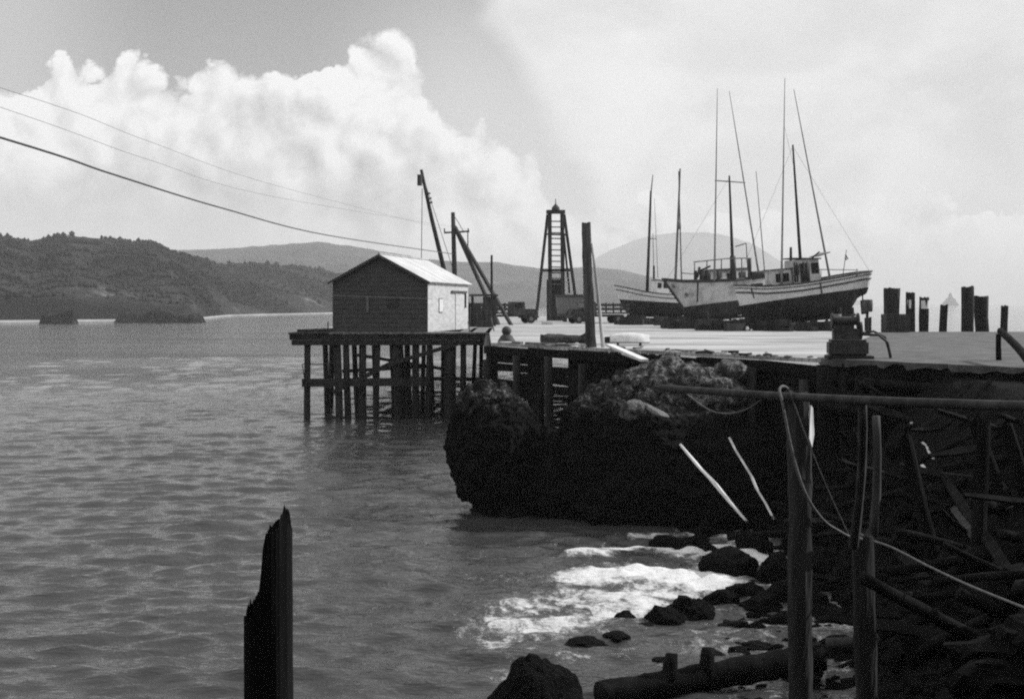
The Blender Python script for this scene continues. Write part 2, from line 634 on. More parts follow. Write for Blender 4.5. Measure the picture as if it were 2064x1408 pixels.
M['sea'] = mat_sea()
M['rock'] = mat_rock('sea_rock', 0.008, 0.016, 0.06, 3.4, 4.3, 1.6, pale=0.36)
M['rubble'] = mat_rock('rubble_bank', 0.014, 0.06, 0.26, 2.9, 3.7, 3.0, pale=0.72)
M['wet_rock'] = mat_rock('wet_boulder', 0.009, 0.02, 0.03, 5.0, 8.0, 2.5)
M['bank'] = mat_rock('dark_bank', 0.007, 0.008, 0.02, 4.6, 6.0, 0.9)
M['hill_near'] = mat_hill('near_hill_forest', 0.018, 0.04, 0.15, 0.010)
M['hill_mid'] = mat_hill('far_ridge_forest', 0.03, 0.06, 0.10, 0.004)
M['hill_far'] = mat_hill('mountain_forest', 0.03, 0.05, 0.08, 0.0015)
M['skerry'] = mat_hill('skerry_rock', 0.02, 0.04, 0.12, 0.08)
M['gravel'] = mat('gravel', 0.075, 0.135, 1.3, 0.95, 0.8, fine=0.9, bump_scale=9.0, detail=8.0, dist=0.05)
M['deck'] = mat_deck()
M['sand'] = mat('beach_sand', 0.26, 0.36, 0.05, 0.9, 0.0)

# ------------------------------------------------------------------ the setting: sea, shore, hills
SHORE = [(-160, 6), (-60, 8), (-20, 10), (-4, 12), (3.6, 17), (6.4, 22.5), (8.2, 29), (8.2, 36), (8.6, 43), (10.5, 50),
         (14, 60), (19, 75), (26, 92), (60, 112), (200, 130)]


def shore_dist(x, y):
    """signed distance from the waterline, positive on land (numpy arrays)"""
    best = np.full(x.shape, 1e9)
    sgn = np.ones(x.shape)
    for (ax, ay), (bx, by) in zip(SHORE[:-1], SHORE[1:]):
        dx, dy = bx - ax, by - ay
        L2 = dx * dx + dy * dy
        t = np.clip(((x - ax) * dx + (y - ay) * dy) / L2, 0, 1)
        d = np.hypot(x - ax - t * dx, y - ay - t * dy)
        cr = dx * (y - ay) - dy * (x - ax)
        upd = d < best - 1e-9
        best = np.where(upd, d, best)
        sgn = np.where(upd, np.where(cr < 0, 1.0, -1.0), sgn)
    return best * sgn


def fbm2(x, y, s, octs=4, seed=0.0, gain=0.5):
    """cheap value noise (numpy), about -1..1"""
    tot = np.zeros(x.shape)
    amp, fr, nrm = 1.0, s, 0.0
    for o in range(octs):
        X = x * fr + seed * 13.7 + o * 31.3
        Y = y * fr + seed * 7.1 + o * 17.9
        xi, yi = np.floor(X), np.floor(Y)
        fx, fy = X - xi, Y - yi
        fx = fx * fx * (3 - 2 * fx)
        fy = fy * fy * (3 - 2 * fy)

        def h(a, b):
            v = np.sin(a * 127.1 + b * 311.7) * 43758.5453
            return (v - np.floor(v)) * 2 - 1
        v = (h(xi, yi) * (1 - fx) + h(xi + 1, yi) * fx) * (1 - fy) + (h(xi, yi + 1) * (1 - fx) + h(xi + 1, yi + 1) * fx) * fy
        tot += v * amp
        nrm += amp
        amp *= gain
        fr *= 2.03
    return tot / nrm


def axis(points):
    out = []
    for a, b, s in points:
        n = max(1, int(round((b - a) / s)))
        out.extend([a + (b - a) * i / n for i in range(n)])
    out.append(points[-1][1])
    return np.array(out)


def waves(x, y):
    r = np.random.RandomState(3)
    z = np.zeros(x.shape)
    d = np.hypot(x, y - 0.0)
    for i in range(95):
        lam = 0.38 * (4.5 / 0.38) ** (r.rand() ** 1.35)
        k = 2 * math.pi / lam
        th = r.normal(math.radians(-82), 0.42)          # swell running in from the left and beyond
        amp = 0.0138 * min(lam, 0.72) * (0.5 + r.rand())
        cell = np.maximum(0.13, d * 0.0032)
        fade = np.clip((lam / cell - 2.2) / 2.0, 0, 1) * np.exp(-d / (lam * 90.0))
        ph = k * (x * math.cos(th) + y * math.sin(th)) + r.rand() * 6.28
        s = np.sin(ph)
        z += amp * fade * s
    return z


def seg_gauss(x, y, pts, width):
    """bump along a line of (x, y) points"""
    best = np.full(x.shape, 1e9)
    for (ax, ay), (bx, by) in zip(pts[:-1], pts[1:]):
        dx, dy = bx - ax, by - ay
        t = np.clip(((x - ax) * dx + (y - ay) * dy) / (dx * dx + dy * dy), 0, 1)
        best = np.minimum(best, np.hypot((x - ax - t * dx), (y - ay - t * dy)))
    return np.exp(-(best / width) ** 2)


def water_line(pxs):
    return [tuple(on_z(px, py, 0.0)[:2]) for px, py in pxs]


FOAM = [  # (line in photograph pixels on the water plane, width m, foam strength, lift m)
    ([(1010, 1262), (1080, 1275), (1150, 1262), (1240, 1240), (1300, 1225)], 1.1, 0.80, 0.07),
    ([(1050, 1225), (1140, 1215), (1230, 1212), (1310, 1200)], 1.4, 0.74, 0.08),
    ([(1180, 1172), (1230, 1162), (1300, 1162), (1370, 1168), (1420, 1182)], 1.25, 1.05, 0.20),
    ([(1170, 1118), (1280, 1104), (1370, 1114)], 0.55, 0.85, 0.10),
    ([(1380, 1118), (1440, 1106), (1510, 1106), (1535, 1132)], 0.70, 0.95, 0.12),
    ([(1430, 1140), (1460, 1178)], 0.50, 0.85, 0.12),
    ([(960, 1165), (1100, 1170), (1210, 1150)], 1.3, 0.38, 0.04),
    ([(940, 1245), (990, 1300), (1130, 1318)], 1.1, 0.42, 0.03),
    ([(1290, 1085), (1400, 1075), (1500, 1085)], 0.6, 0.42, 0.02),
    ([(900, 1120), (1050, 1105), (1250, 1090)], 0.8, 0.24, 0.0),
    ([(1180, 1330), (1350, 1300), (1550, 1260), (1680, 1240)], 1.6, 0.22, 0.0),
    ([(1030, 1385), (1010, 1340), (1080, 1300)], 0.6, 0.42, 0.0),
]


def build_sea():
    xs = axis([(-16000, -1000, 1500), (-1000, -200, 80), (-200, -60, 7), (-60, -28, 0.8), (-28, -14, 0.17), (-14, 13, 0.125), (13, 30, 0.6),
               (30, 120, 6), (120, 1000, 80), (1000, 16000, 1500)])
    ys = axis([(-200, 0, 40), (0, 18, 1.5), (18, 46, 0.125), (46, 75, 0.15), (75, 110, 0.35), (110, 180, 1.2), (180, 400, 5), (400, 1500, 40), (1500, 16000, 700)])
    X, Y = np.meshgrid(xs, ys)
    sd = shore_dist(X, Y)
    fine = ((X > -60) & (X < 30) & (Y > 15) & (Y < 400)).astype(float)
    Z = waves(X, Y) * np.where(fine > 0, 1.0, 0.0)
    # rough shallows over the stones
    shal = np.exp(-((np.maximum(-sd - 0.5, 0)) / 4.0) ** 2) * fine * (Y < 46)
    Z += shal * 0.07 * fbm2(X * 1.0, Y * 1.3, 1.4, 4, 2.0)
    foam = np.zeros(X.shape)
    near = (X > -6) & (X < 13) & (Y > 18) & (Y < 46)
    for line, wd, st, lift in FOAM:
        pts = water_line(line)
        gz = np.zeros(X.shape)
        gz[near] = seg_gauss(X[near] + 0.25 * fbm2(X, Y, 0.9, 3, 5.0)[near], Y[near] + 0.35 * fbm2(X, Y, 0.9, 3, 8.0)[near], pts, wd)
        foam = np.maximum(foam, gz * st)
        Z += gz * lift * (0.75 + 0.5 * fbm2(X, Y, 2.6, 4, 3.0))
    foam = foam + shal * 0.42
    # surf along the far beach
    me = mesh_np('sea', np.stack([X.ravel(), Y.ravel(), Z.ravel()], 1), grid_faces(len(xs), len(ys)), True)
    at = me.attributes.new('foam', 'FLOAT', 'POINT')
    at.data.foreach_set('value', foam.ravel().astype(np.float32))
    o = structure(obj('sea', me, M['sea']), 'grey rippled sea with surf breaking on the stones')
    return o


build_sea()


def ground_z(x, y):
    x = np.asarray(x, float)
    y = np.asarray(y, float)
    sd = shore_dist(x, y)
    steep = np.where(y > 40, 0.8, np.where(y < 16, 0.60, 1.05))
    z = np.where(sd > 0, sd * steep, sd * 0.45)
    top = 5.2
    z = np.where(z > top, top + (z - top) * 0.03, z)
    z = np.maximum(z, -4.0)
    # unseen headland raised behind the camera to block sky light
    beh = np.clip((-y - 4.0) / 40.0, 0, 1)
    z = z + beh * beh * (3 - 2 * beh) * 34.0 * (sd > 0)
    lump = fbm2(x, y, 0.35, 5, 1.0, 0.6) + 0.5 * (0.4 - np.abs(fbm2(x, y, 0.9, 4, 6.0, 0.6)))
    z = z + lump * 0.75 * np.clip(sd / 2.0 + 0.4, 0, 1) * np.where((z > 5.0) & (y > 20), 0.15, 1.0)
    return z


def build_ground():
    xs = axis([(-160, -20, 6), (-20, 0, 1.0), (0, 22, 0.25), (22, 60, 2.0), (60, 180, 12)])
    ys = axis([(-120, -10, 6), (-10, 14, 0.8), (14, 54, 0.25), (54, 120, 3.0)])
    X, Y = np.meshgrid(xs, ys)
    Z = ground_z(X, Y)
    # keep below the wharf and the yard
    Z = np.where((Y > 30) & (Z > 5.25), 5.25, Z)
    me = mesh_np('shore', np.stack([X.ravel(), Y.ravel(), Z.ravel()], 1), grid_faces(len(xs), len(ys)), False)
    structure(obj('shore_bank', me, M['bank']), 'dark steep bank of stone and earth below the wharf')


build_ground()


def interp(tab, x):
    return np.interp(x, [p[0] for p in tab], [p[1] for p in tab])


def hill(name, ridge, shore, d_ridge, mat_, label, back=1.0, nx=240, nd=40, rough=0.1, seed=1.0, p=0.8, crest=0.05):
    """land rising from its waterline to a skyline; columns follow sight lines, rows run from the beach over the top"""
    pxs = np.linspace(ridge[0][0], ridge[-1][0], nx)
    ry = interp(ridge, pxs)
    V = []
    rows = []
    if shore is not None:
        sy = interp(shore, pxs)
        ds = H * F / (sy - HZ)
    else:
        ds = np.full(nx, d_ridge * 0.72)
    dr = ds + (d_ridge - ds.min()) * np.ones(nx)
    hr = H + (HZ - ry) / F * dr
    for j in range(nd):
        t = j / (nd - 1) * (1 + back)
        dd = ds + (dr - ds) * t
        prof = np.where(t <= 1.0, np.power(max(t, 0.0), p), max(0.0, 1 - max(0.0, t - 1) ** 1.5))
        x = (pxs - 1032) / F * dd
        nzv = fbm2(x, dd, 9.0 / (d_ridge * 0.6), 6, seed, 0.55)
        nzv = 0.35 - 1.3 * np.abs(nzv) + 0.25 * fbm2(x, dd, 60.0 / d_ridge, 4, seed + 3, 0.55)
        env = math.sin(min(t, 1.0) * math.pi) ** 0.7 if t <= 1 else 0.0
        z = hr * prof + nzv * hr * rough * (env + crest * (t > 0)) - (2.0 if t == 0 else 0.0)
        rows.append(np.stack([x, dd, z], 1))
    V = np.concatenate(rows)
    me = mesh_np(name, V, grid_faces(nx, nd), True)
    o = structure(obj(name, me, mat_), label)
    return o, rows


ridge1 = [(-420, 470), (-250, 455), (-100, 470), (0, 476), (30, 480), (62, 492), (85, 486), (110, 478), (150, 476), (200, 482), (235, 486),
          (270, 490), (305, 490), (330, 500), (370, 515), (420, 530), (470, 537), (520, 534), (560, 538), (620, 543), (668, 552),
          (740, 566), (820, 585), (900, 606), (960, 622)]
shore1 = [(-420, 655), (0, 650), (200, 648), (380, 646), (460, 637), (600, 633.5), (700, 631), (960, 627)]
o_h1, rows1 = hill('hillside', ridge1, shore1, 900.0, M['hill_near'], 'dark wooded hillside rising from the far shore of the bay', rough=0.24, nx=420, nd=60)
ridge2 = [(150, 520), (300, 505), (400, 502), (480, 500), (560, 494), (640, 488), (700, 496), (780, 510), (860, 522), (940, 528), (1000, 527), (1040, 534),
          (1090, 542), (1150, 541), (1200, 538), (1260, 545), (1330, 562), (1420, 585), (1500, 605), (1580, 617)]
shore2 = [(150, 620.5), (1580, 619)]
o_h2, _ = hill('far_ridge', ridge2, shore2, 3400.0, M['hill_mid'], 'paler wooded ridge behind the near hillside', rough=0.26, crest=0.16, seed=4.0, nx=300, nd=60)
ridge3 = [(1020, 600), (1100, 570), (1160, 545), (1196, 524), (1230, 503), (1275, 484), (1320, 472), (1370, 467), (1420, 469), (1470, 476), (1510, 488), (1550, 512),
          (1600, 545), (1660, 580), (1720, 604), (1760, 611)]
o_h3, _ = hill('mountain', ridge3, [(1020, 614.4), (1760, 614.4)], 10500.0, M['hill_far'], 'broad hazy mountain beyond the boats', rough=0.20, crest=0.22, seed=9.0, nx=300, nd=60)


def lowblob(r, rx, rz, sub=1):
    bm = bmesh.new()
    bmesh.ops.create_icosphere(bm, subdivisions=sub, radius=1.0)
    for v in bm.verts:
        k = 1 + r.uniform(-.28, .28)
        v.co = Vector((v.co.x * rx * k, v.co.y * rx * k, v.co.z * rz * k))
    return bm


def forest():
    """trees on the near hillside, too many and too far to count"""
    r = random.Random(5)
    bm0 = bmesh.new()
    bmesh.ops.create_icosphere(bm0, subdivisions=1, radius=1.0)
    base = np.array([v.co[:] for v in bm0.verts])
    bm0.verts.index_update()
    tri = np.array([[v.index for v in f.verts] for f in bm0.faces])
    bm0.free()
    R = np.array(rows1)                 # nd, nx, 3
    nd, nx, _ = R.shape
    V, Fc = [], []
    k = 0
    for i in range(9000):
        ridge = i < 500
        j = 29 + r.randint(-2, 1) if ridge else r.randint(3, 29)
        c = r.randint(0, nx - 2)
        p = R[j, c] + (R[j, c + 1] - R[j, c]) * r.random()
        dens = mnoise.noise(Vector((p[0] * 0.012, p[1] * 0.012, 3.0)))
        if dens < (-0.15 if not ridge else 0.02):
            continue
        s = r.uniform(0.5, 1.7) * (p[1] / 800.0)
        hgt = s * r.uniform(0.6, 1.5)
        jit = 1 + np.array([[r.uniform(-.3, .3)] for _ in range(len(base))])
        V.append(base * np.array([s, s, hgt]) * jit + np.array([p[0], p[1], p[2] + hgt * 0.5]))
        Fc.append(tri + k)
        k += len(base)
    me = mesh_np('forest', np.concatenate(V), np.concatenate(Fc), False)
    o = obj('hillside_trees', me, M['hill_near'])
    tag(o, 'low dark trees covering the hillside across the bay', 'woods', kind='stuff')


forest()


def strip(name, pxs, w0, w1, z, mat_, label):
    """pale beach along the far waterline"""
    V, Fc = [], []
    for px in np.linspace(pxs[0], pxs[1], 60):
        sy = float(interp(shore1, px))
        d = H * F / (sy - HZ)
        x = (px - 1032) / F
        a = 1 + 0.35 * math.sin(px * 0.07) + 0.3 * math.sin(px * 0.19)
        V.append((x * (d - w0 * a), d - w0 * a, 0.05))
        V.append((x * (d + w1), d + w1, z))
    for i in range(len(V) // 2 - 1):
        Fc.append((2 * i, 2 * i + 1, 2 * i + 3, 2 * i + 2))
    structure(obj(name, mesh_py(name, V, Fc), mat_), label)


strip('far_beach', (-400, 690), 3, 6, 0.9, M['sand'], 'pale strip of beach and surf along the far shore')


def rock_mesh(name, fn, sub=5, seed=0.0):
    """fn(unit direction) -> position; detail comes from layered noise"""
    bm = bmesh.new()
    bmesh.ops.create_icosphere(bm, subdivisions=sub, radius=1.0)
    for v in bm.verts:
        v.co = fn(v.co.copy())
    return bm_mesh(name, bm, False)


def boulder_fn(size, seed, rough=0.35, flat=0.0):
    o = Vector((seed * 3.7, seed * 1.9, seed * 5.3))

    def f(n):
        k = 1 + rough * mnoise.fractal(n * 1.3 + o, 1.0, 2.0, 5) + rough * 0.4 * mnoise.cell(n * 3.0 + o) * 0.3
        p = Vector((n.x * size[0] * k, n.y * size[1] * k, n.z * size[2] * k))
        return p
    return f


def boulder(name, loc, size, seed, label, mat_=None, group=None, sub=4, rough=0.35, cat='boulder'):
    me = rock_mesh(name, boulder_fn(size, seed, rough), sub)
    o = obj(name, me, mat_ or M['wet_rock'])
    o.location = loc
    tag(o, label, cat, group)
    return o


# skerries off the far shore
def skerry(name, px0, px1, py_top, py_base, label, seed, n=70, peak=False):
    d = H * F / (py_base - HZ)
    r = random.Random(seed)
    x0, x1 = (px0 - 1032) / F * d, (px1 - 1032) / F * d
    hgt = (py_base - py_top) / F * d
    V, Fc = [], []
    m = 12
    dep = (x1 - x0) * 0.45
    for i in range(n):
        t = i / (n - 1)
        for j in range(m):
            s = j / (m - 1)
            x = x0 + (x1 - x0) * t
            y = d + (s - 0.2) * dep
            edge = min(1, min(t, 1 - t) * 14) * min(1, min(s, 1 - s) * 6)
            if peak:
                edge = (1 - abs(2 * t - 1) ** 0.8) * min(1, min(s, 1 - s) * 4) * 1.2
            z = hgt * edge * (0.72 + 0.45 * mnoise.fractal(Vector((x * 0.11, y * 0.11, seed)), 1, 2, 5)) - 0.6
            V.append((x, y, z))
    for i in range(n - 1):
        for j in range(m - 1):
            a = i * m + j
            Fc.append((a, a + m, a + m + 1, a + 1))
    o = obj(name, mesh_py(name, V, Fc), M['skerry'])
    tag(o, label, 'rock')
    return o


skerry('sea_rock', 78, 152, 624, 652, 'small squat dark sea rock off the wooded far shore', 3)
skerry('sea_rock', 228, 405, 622, 650, 'long low flat-topped dark sea rock off the far shore', 8)
skerry('sea_rock', 1898, 1936, 588, 615.5, 'faint pointed sea rock on the horizon behind the mooring piles', 5, 30, True)


def haze_box():
    bm = bmesh.new()
    add_box(bm, (0, 0, 249), (34000, 34000, 510))
    me = bm_mesh('haze', bm)
    m = bpy.data.materials.new('haze_air')
    m.use_nodes = True
    t = m.node_tree
    t.nodes.clear()
    out = t.nodes.new('ShaderNodeOutputMaterial')
    pv = t.nodes.new('ShaderNodeVolumePrincipled')
    pv.inputs['Color'].default_value = (0.95, 0.95, 0.95, 1)
    pv.inputs['Density'].default_value = 0.00016
    pv.inputs['Anisotropy'].default_value = 0.0
    t.links.new(pv.outputs[0], out.inputs['Volume'])
    o = obj('haze', me, m)
    o['kind'] = 'stuff'
    o['label'] = 'thin sea haze filling the air over the bay'
    o['category'] = 'haze'


haze_box()

# ------------------------------------------------------------------ wharf, shed platform, yard
def prism(name, poly, z0, z1, mat_, parent=None, ragged=0.0, step=0.6, r=rng):
    """flat slab with a given plan; ragged crumbles the outline"""
    pts = []
    n = len(poly)
    for i in range(n):
        a, b = Vector(poly[i]), Vector(poly[(i + 1) % n])
        if ragged:
            k = max(1, int((b - a).length / step))
            for j in range(k):
                p = a.lerp(b, j / k)
                if j:
                    p += Vector((r.uniform(-ragged, ragged), r.uniform(-ragged, ragged)))
                pts.append(p)
        else:
            pts.append(a)
    bm = bmesh.new()
    lo = [bm.verts.new((p.x, p.y, z0 + (r.uniform(-.12, .12) if ragged else 0))) for p in pts]
    hi = [bm.verts.new((p.x, p.y, z1)) for p in pts]
    m = len(pts)
    for i in range(m):
        bm.faces.new((lo[i], lo[(i + 1) % m], hi[(i + 1) % m], hi[i]))
    top = bm.faces.new(hi)
    bot = bm.faces.new(list(reversed(lo)))
    bmesh.ops.triangulate(bm, faces=[top, bot])
    return obj(name, bm_mesh(name, bm), mat_, parent)


def beam_part(name, a, b, w, h, m, parent, up=Vector((0, 0, 1))):
    bm = bmesh.new()
    add_beam(bm, a, b, w, h, up)
    return obj(name, bm_mesh(name, bm), m, parent)


def log_part(name, a, b, r0, r1, m, parent, **kw):
    return obj(name, log_mesh(name, a, b, r0, r1, **kw), m, parent)


A0, B0 = Vector((-1.0, 61.0)), Vector((10.5, 43.5))
wharf = thing('wharf', 'broad timber wharf carrying the beached fishing boats and the hoist', 'wharf', (5, 75, 0))


def P(o, v):
    """world point to the local space of an unrotated thing"""
    return Vector(v) - o.location


def lp(o, pts):
    return [P(o, p) for p in pts]


off = wharf.location.xy
deck_poly = [(-1.0, 61), (10.5, 43.5), (24.5, 85), (24.5, 190), (-14.6, 190), (-14.6, 99.05), (-1.45, 99.05), (-1.45, 83)]
prism('deck', [Vector(p) - off for p in deck_poly], DECK - 0.14, DECK, M['deck'], wharf)
# stringers and curb along the front and the seaward side
edge_dir = (B0 - A0).normalized()
nrm = Vector((-edge_dir.y, edge_dir.x)) * -1      # towards the water
if nrm.y > 0:
    nrm = -nrm


def edge_pt(t, out, z):
    p = A0.lerp(B0, t) + nrm * out
    return Vector((p.x, p.y, z))


rw = random.Random(21)
segs = [0.0, 0.17, 0.35, 0.52, 0.71, 0.86, 1.0]
for i in range(len(segs) - 1):
    a, b = segs[i] + 0.002, segs[i + 1] - 0.002
    beam_part('edge_beam', P(wharf, edge_pt(a, 0.10 + rw.uniform(0, .05), DECK - 0.33)), P(wharf, edge_pt(b, 0.10 + rw.uniform(-.06, .1), DECK - 0.35 + rw.uniform(-.10, .03))), 0.30, 0.36, M['black_wood'], wharf)
beam_part('shade_backing', P(wharf, edge_pt(0.34, -0.35, 2.9)), P(wharf, edge_pt(1.0, -0.35, 2.9)), 0.06, 4.7, M['black_wood'], wharf)  # dark sheet added to stand for the shade behind the planks
for k in range(12):
    t0 = 0.0
    while t0 < 0.99:
        ln = rw.uniform(0.07, 0.22)
        t1 = min(0.995, t0 + ln)
        lim = 5 if t0 < 0.33 else 12
        if k < lim and (t0 > 0.33 or rw.random() > 0.16):
            z = DECK - 0.72 - k * 0.40
            o1 = 0.03 + rw.uniform(-.08, .08)
            tl = rw.uniform(-.07, .07)
            beam_part('bulkhead_plank', P(wharf, edge_pt(t0 + 0.003, o1, z + tl)), P(wharf, edge_pt(t1, o1 + rw.uniform(-.07, .07), z - tl)), 0.09, 0.40 + rw.uniform(-.08, .06), M['black_wood'], wharf)
        t0 = t1 + 0.002
for i in range(9):
    t = 0.01 + i / 8 * 0.97
    p = edge_pt(t, 0.36, DECK - 0.55 + rw.uniform(-.3, .2))
    log_part('pile', P(wharf, (p.x + rw.uniform(-.15, .15), p.y, -2.0)), P(wharf, p), 0.21, 0.18, M['creosote'], wharf, r=rw)
for i in range(10):                                     # seaward side, seen past the shed platform
    y = 62.5 + i * 2.3
    log_part('pile', P(wharf, (-1.15 + rw.uniform(-.1, .1), y, -3.0)), P(wharf, (-1.1, y, DECK - 0.15)), 0.2, 0.18, M['creosote'], wharf, r=rw, seg=10, n=4)
for k in range(3):
    for i in range(9):
        x, y = 1.5 + k * 3.2, 66 + i * 5.0 - k * 2
        log_part('pile', P(wharf, (x, y, -3.0)), P(wharf, (x + rw.uniform(-.1, .1), y, DECK - 0.15)), 0.2, 0.18, M['creosote'], wharf, r=rw, seg=8, n=3)
beam_part('edge_beam', P(wharf, (-1.2, 61.0, DECK - 0.33)), P(wharf, (-1.55, 82.8, DECK - 0.33)), 0.3, 0.36, M['creosote'], wharf)
for z in (2.4, 4.2):
    beam_part('wale', P(wharf, (-1.38, 61.5, z)), P(wharf, (-1.42, 82.5, z + 0.1)), 0.16, 0.28, M['creosote'], wharf)
# low kerb timber on the deck edge in worn lengths
for a, b in ((0.02, 0.11), (0.13, 0.30)):
    beam_part('kerb_timber', P(wharf, edge_pt(a, -0.22, DECK + 0.055)), P(wharf, edge_pt(b, -0.20, DECK + 0.055)), 0.22, 0.11, M['grey_wood'], wharf)

yard = prism('gravel_yard', [(10.5, 43.52), (15, 37), (14.0, 30), (13.6, 20), (16, 8), (90, 8), (90, 85), (24.54, 85)], DECK - 0.16, DECK + 0.006, M['gravel'], None, 0.16, 0.4, rw)  # unseen near edge brought close so that it shades the bank
structure(yard, 'grey gravel yard running back from the broken edge of the wharf')

log_part('corner_pile', P(wharf, (10.55, 43.15, -1.5)), P(wharf, (10.5, 43.2, DECK - 0.2)), 0.26, 0.24, M['black_wood'], wharf, r=rw)
for k_ in range(4):
    log_part('corner_pile', P(wharf, (10.75 + k_ * .35, 42.9 - k_ * .5, -0.5)), P(wharf, (10.72 + k_ * .35, 43.0 - k_ * .5, DECK - 0.3 - 0.1 * k_)), 0.2, 0.18, M['black_wood'], wharf, r=rw)
# plank wall holding the yard
rwall = thing('retaining_wall', 'rotten black plank wall under the lip of the gravel yard', 'wall', (12, 40, 0))
q0, q1, q2 = Vector((10.62, 43.45)), Vector((15.1, 37.1)), Vector((14.1, 30.0))
for k in range(10):
    for (a, b) in ((q0, q0.lerp(q1, .45)), (q0.lerp(q1, .46), q1), (q1, q1.lerp(q2, .5)), (q1.lerp(q2, .51), q2)):
        z = DECK - 0.36 - k * 0.38
        j1, j2 = rw.uniform(-.06, .06), rw.uniform(-.06, .06)
        beam_part('plank', P(rwall, (a.x + 0.1, a.y, z + j1)), P(rwall, (b.x + 0.1, b.y, z + j2)), 0.08, 0.44 + rw.uniform(-.05, .03), M['black_wood'], rwall)
# retaining logs under the edge of the yard
for k in range(3):
    z = DECK - 0.66 - k * 0.42
    o1 = 0.02 + 0.12 * k + rw.uniform(-.05, .05)
    ed = (Vector((15, 37)) - Vector((10.5, 43.5))).normalized()
    nn = Vector((ed.y, -ed.x))
    if nn.x > 0:
        nn = -nn
    a = Vector((10.6, 43.3)) + nn * o1
    b = Vector((14.9, 37.1)) + nn * (o1 + rw.uniform(0, .3))
    o = obj('retaining_log', log_mesh('retaining_log', (a.x, a.y, z), (b.x, b.y, z + rw.uniform(-.3, .15)), 0.17, 0.13, r=rw, n=9, bow=0.02), M['black_wood'])
    tag(o, 'long dark log in the low retaining wall under the gravel yard', 'log', 'logs of the retaining wall under the gravel yard')

# ---- shed platform on piles
plat = thing('pile_platform', 'timber platform on tall piles standing in the water under the shed', 'platform', (-8, 91, 0))
bm = bmesh.new()
rp = random.Random(4)
x = -14.5
while x < -1.55:                                       # deck planks, butt to butt, ends uneven
    w = 0.29
    b1 = bmesh.new()
    y0 = 83.0 + rp.uniform(-.15, .12)
    add_box(b1, P(plat, (x + w / 2, (y0 + 99.0) / 2, DECK - 0.055 + rp.uniform(-.012, .012))), (w - 0.012, 99.0 - y0, 0.10))
    obj('plank', bm_mesh('plank', b1), M['dark_wood'] if x < -12.0 else M['grey_wood'], plat)
    x += w
bm.free()
beam_part('edge_beam', P(plat, (-14.45, 83.25, DECK - 0.30)), P(plat, (-1.55, 83.25, DECK - 0.30)), 0.34, 0.36, M['creosote'], plat)
beam_part('edge_beam', P(plat, (-14.3, 83.12, DECK - 0.66)), P(plat, (-1.6, 83.12, DECK - 0.66)), 0.28, 0.34, M['creosote'], plat)
for y in (88.0, 92.5, 97.5):
    beam_part('pile_cap', P(plat, (-14.3, y, DECK - 0.32)), P(plat, (-1.6, y, DECK - 0.32)), 0.32, 0.40, M['creosote'], plat)
for (px, wd) in ((620, 13), (679, 15), (697, 13), (731, 15), (762, 11), (797, 18), (838, 14), (866, 12), (908, 24), (934, 12)):
    x = (px - 1032) / F * 83.4
    log_part('pile', P(plat, (x + rp.uniform(-.3, .3), 83.45, -3.0)), P(plat, (x, 83.4, DECK - 0.5)), wd / F * 83.4 / 2 * 1.08, wd / F * 83.4 / 2, M['creosote'], plat, r=rp, n=5)
for y in (88.0, 92.5, 97.5):
    for i in range(6):
        x = -13.4 + i * 2.25 + rp.uniform(-.6, .6)
        rq = rp.uniform(0.13, 0.21)
        log_part('pile', P(plat, (x + rp.uniform(-.45, .45), y, -3.0)), P(plat, (x, y, DECK - 0.5)), rq * 1.1, rq, M['creosote'], plat, r=rp, seg=10, n=4)
zb = H - (770 - HZ) / F * 83.2
beam_part('cross_beam', P(plat, W(609, 771, 83.05)), P(plat, W(862, 769, 83.05)), 0.26, 0.52, M['creosote'], plat)
beam_part('cross_beam', P(plat, W(790, 762, 86.3)), P(plat, W(985, 764, 86.3)), 0.18, 0.26, M['creosote'], plat)
beam_part('brace', P(plat, W(672, 790, 83.0)), P(plat, W(800, 726, 83.0)), 0.12, 0.30, M['creosote'], plat)
beam_part('brace', P(plat, W(780, 735, 82.9)), P(plat, W(930, 690, 82.9)), 0.12, 0.26, M['creosote'], plat)
beam_part('brace', P(plat, W(690, 748, 86.2)), P(plat, W(860, 738, 86.2)), 0.12, 0.24, M['creosote'], plat)
beam_part('brace', P(plat, W(720, 715, 90.2)), P(plat, W(905, 745, 90.2)), 0.12, 0.22, M['creosote'], plat)
for pts in ([(610, 733), (640, 734), (672, 731)], [(661, 733), (662, 762)], [(609, 733), (614, 765)]):
    obj('rail', tube_mesh('rail', [P(plat, W(a, b, 83.3)) for a, b in pts], 0.035, 6), M['wire'], plat)
obj('rail', tube_mesh('rail', [P(plat, W(661, 648, 83.6)), P(plat, W(661, 668, 83.6))], 0.04, 6), M['iron'], plat)
for (a, b) in (((612, 668), (655, 666)), ((600, 672), (640, 670)), ((640, 664), (672, 662))):      # loose planks on the bare corner
    o = obj('loose_plank', log_mesh('loose_plank', W(*a, 84.5), W(*b, 85.5), 0.09, 0.08, r=rp, seg=8, n=4), M['dark_wood'])
    o.location.z = DECK + 0.09 - (H - (a[1] - HZ) / F * 84.5)
    tag(o, 'dark loose timber lying on the bare corner of the shed platform', 'timber', 'loose timbers on the platform corner')

# ---- the shed
SH = Vector((-8.75, 84.6, DECK))
th = math.radians(11)
shed = thing('shed', 'gabled wooden shed with dark end wall and white sunlit side and roof', 'shed', SH, (0, 0, -th))
SW, SL, EH, RH = 6.45, 12.0, 3.36, 5.06              # width, length, eaves, ridge


def box_part(name, c, s, m, parent, rot=None):
    b1 = bmesh.new()
    add_box(b1, c, s, rot)
    return obj(name, bm_mesh(name, b1), m, parent)


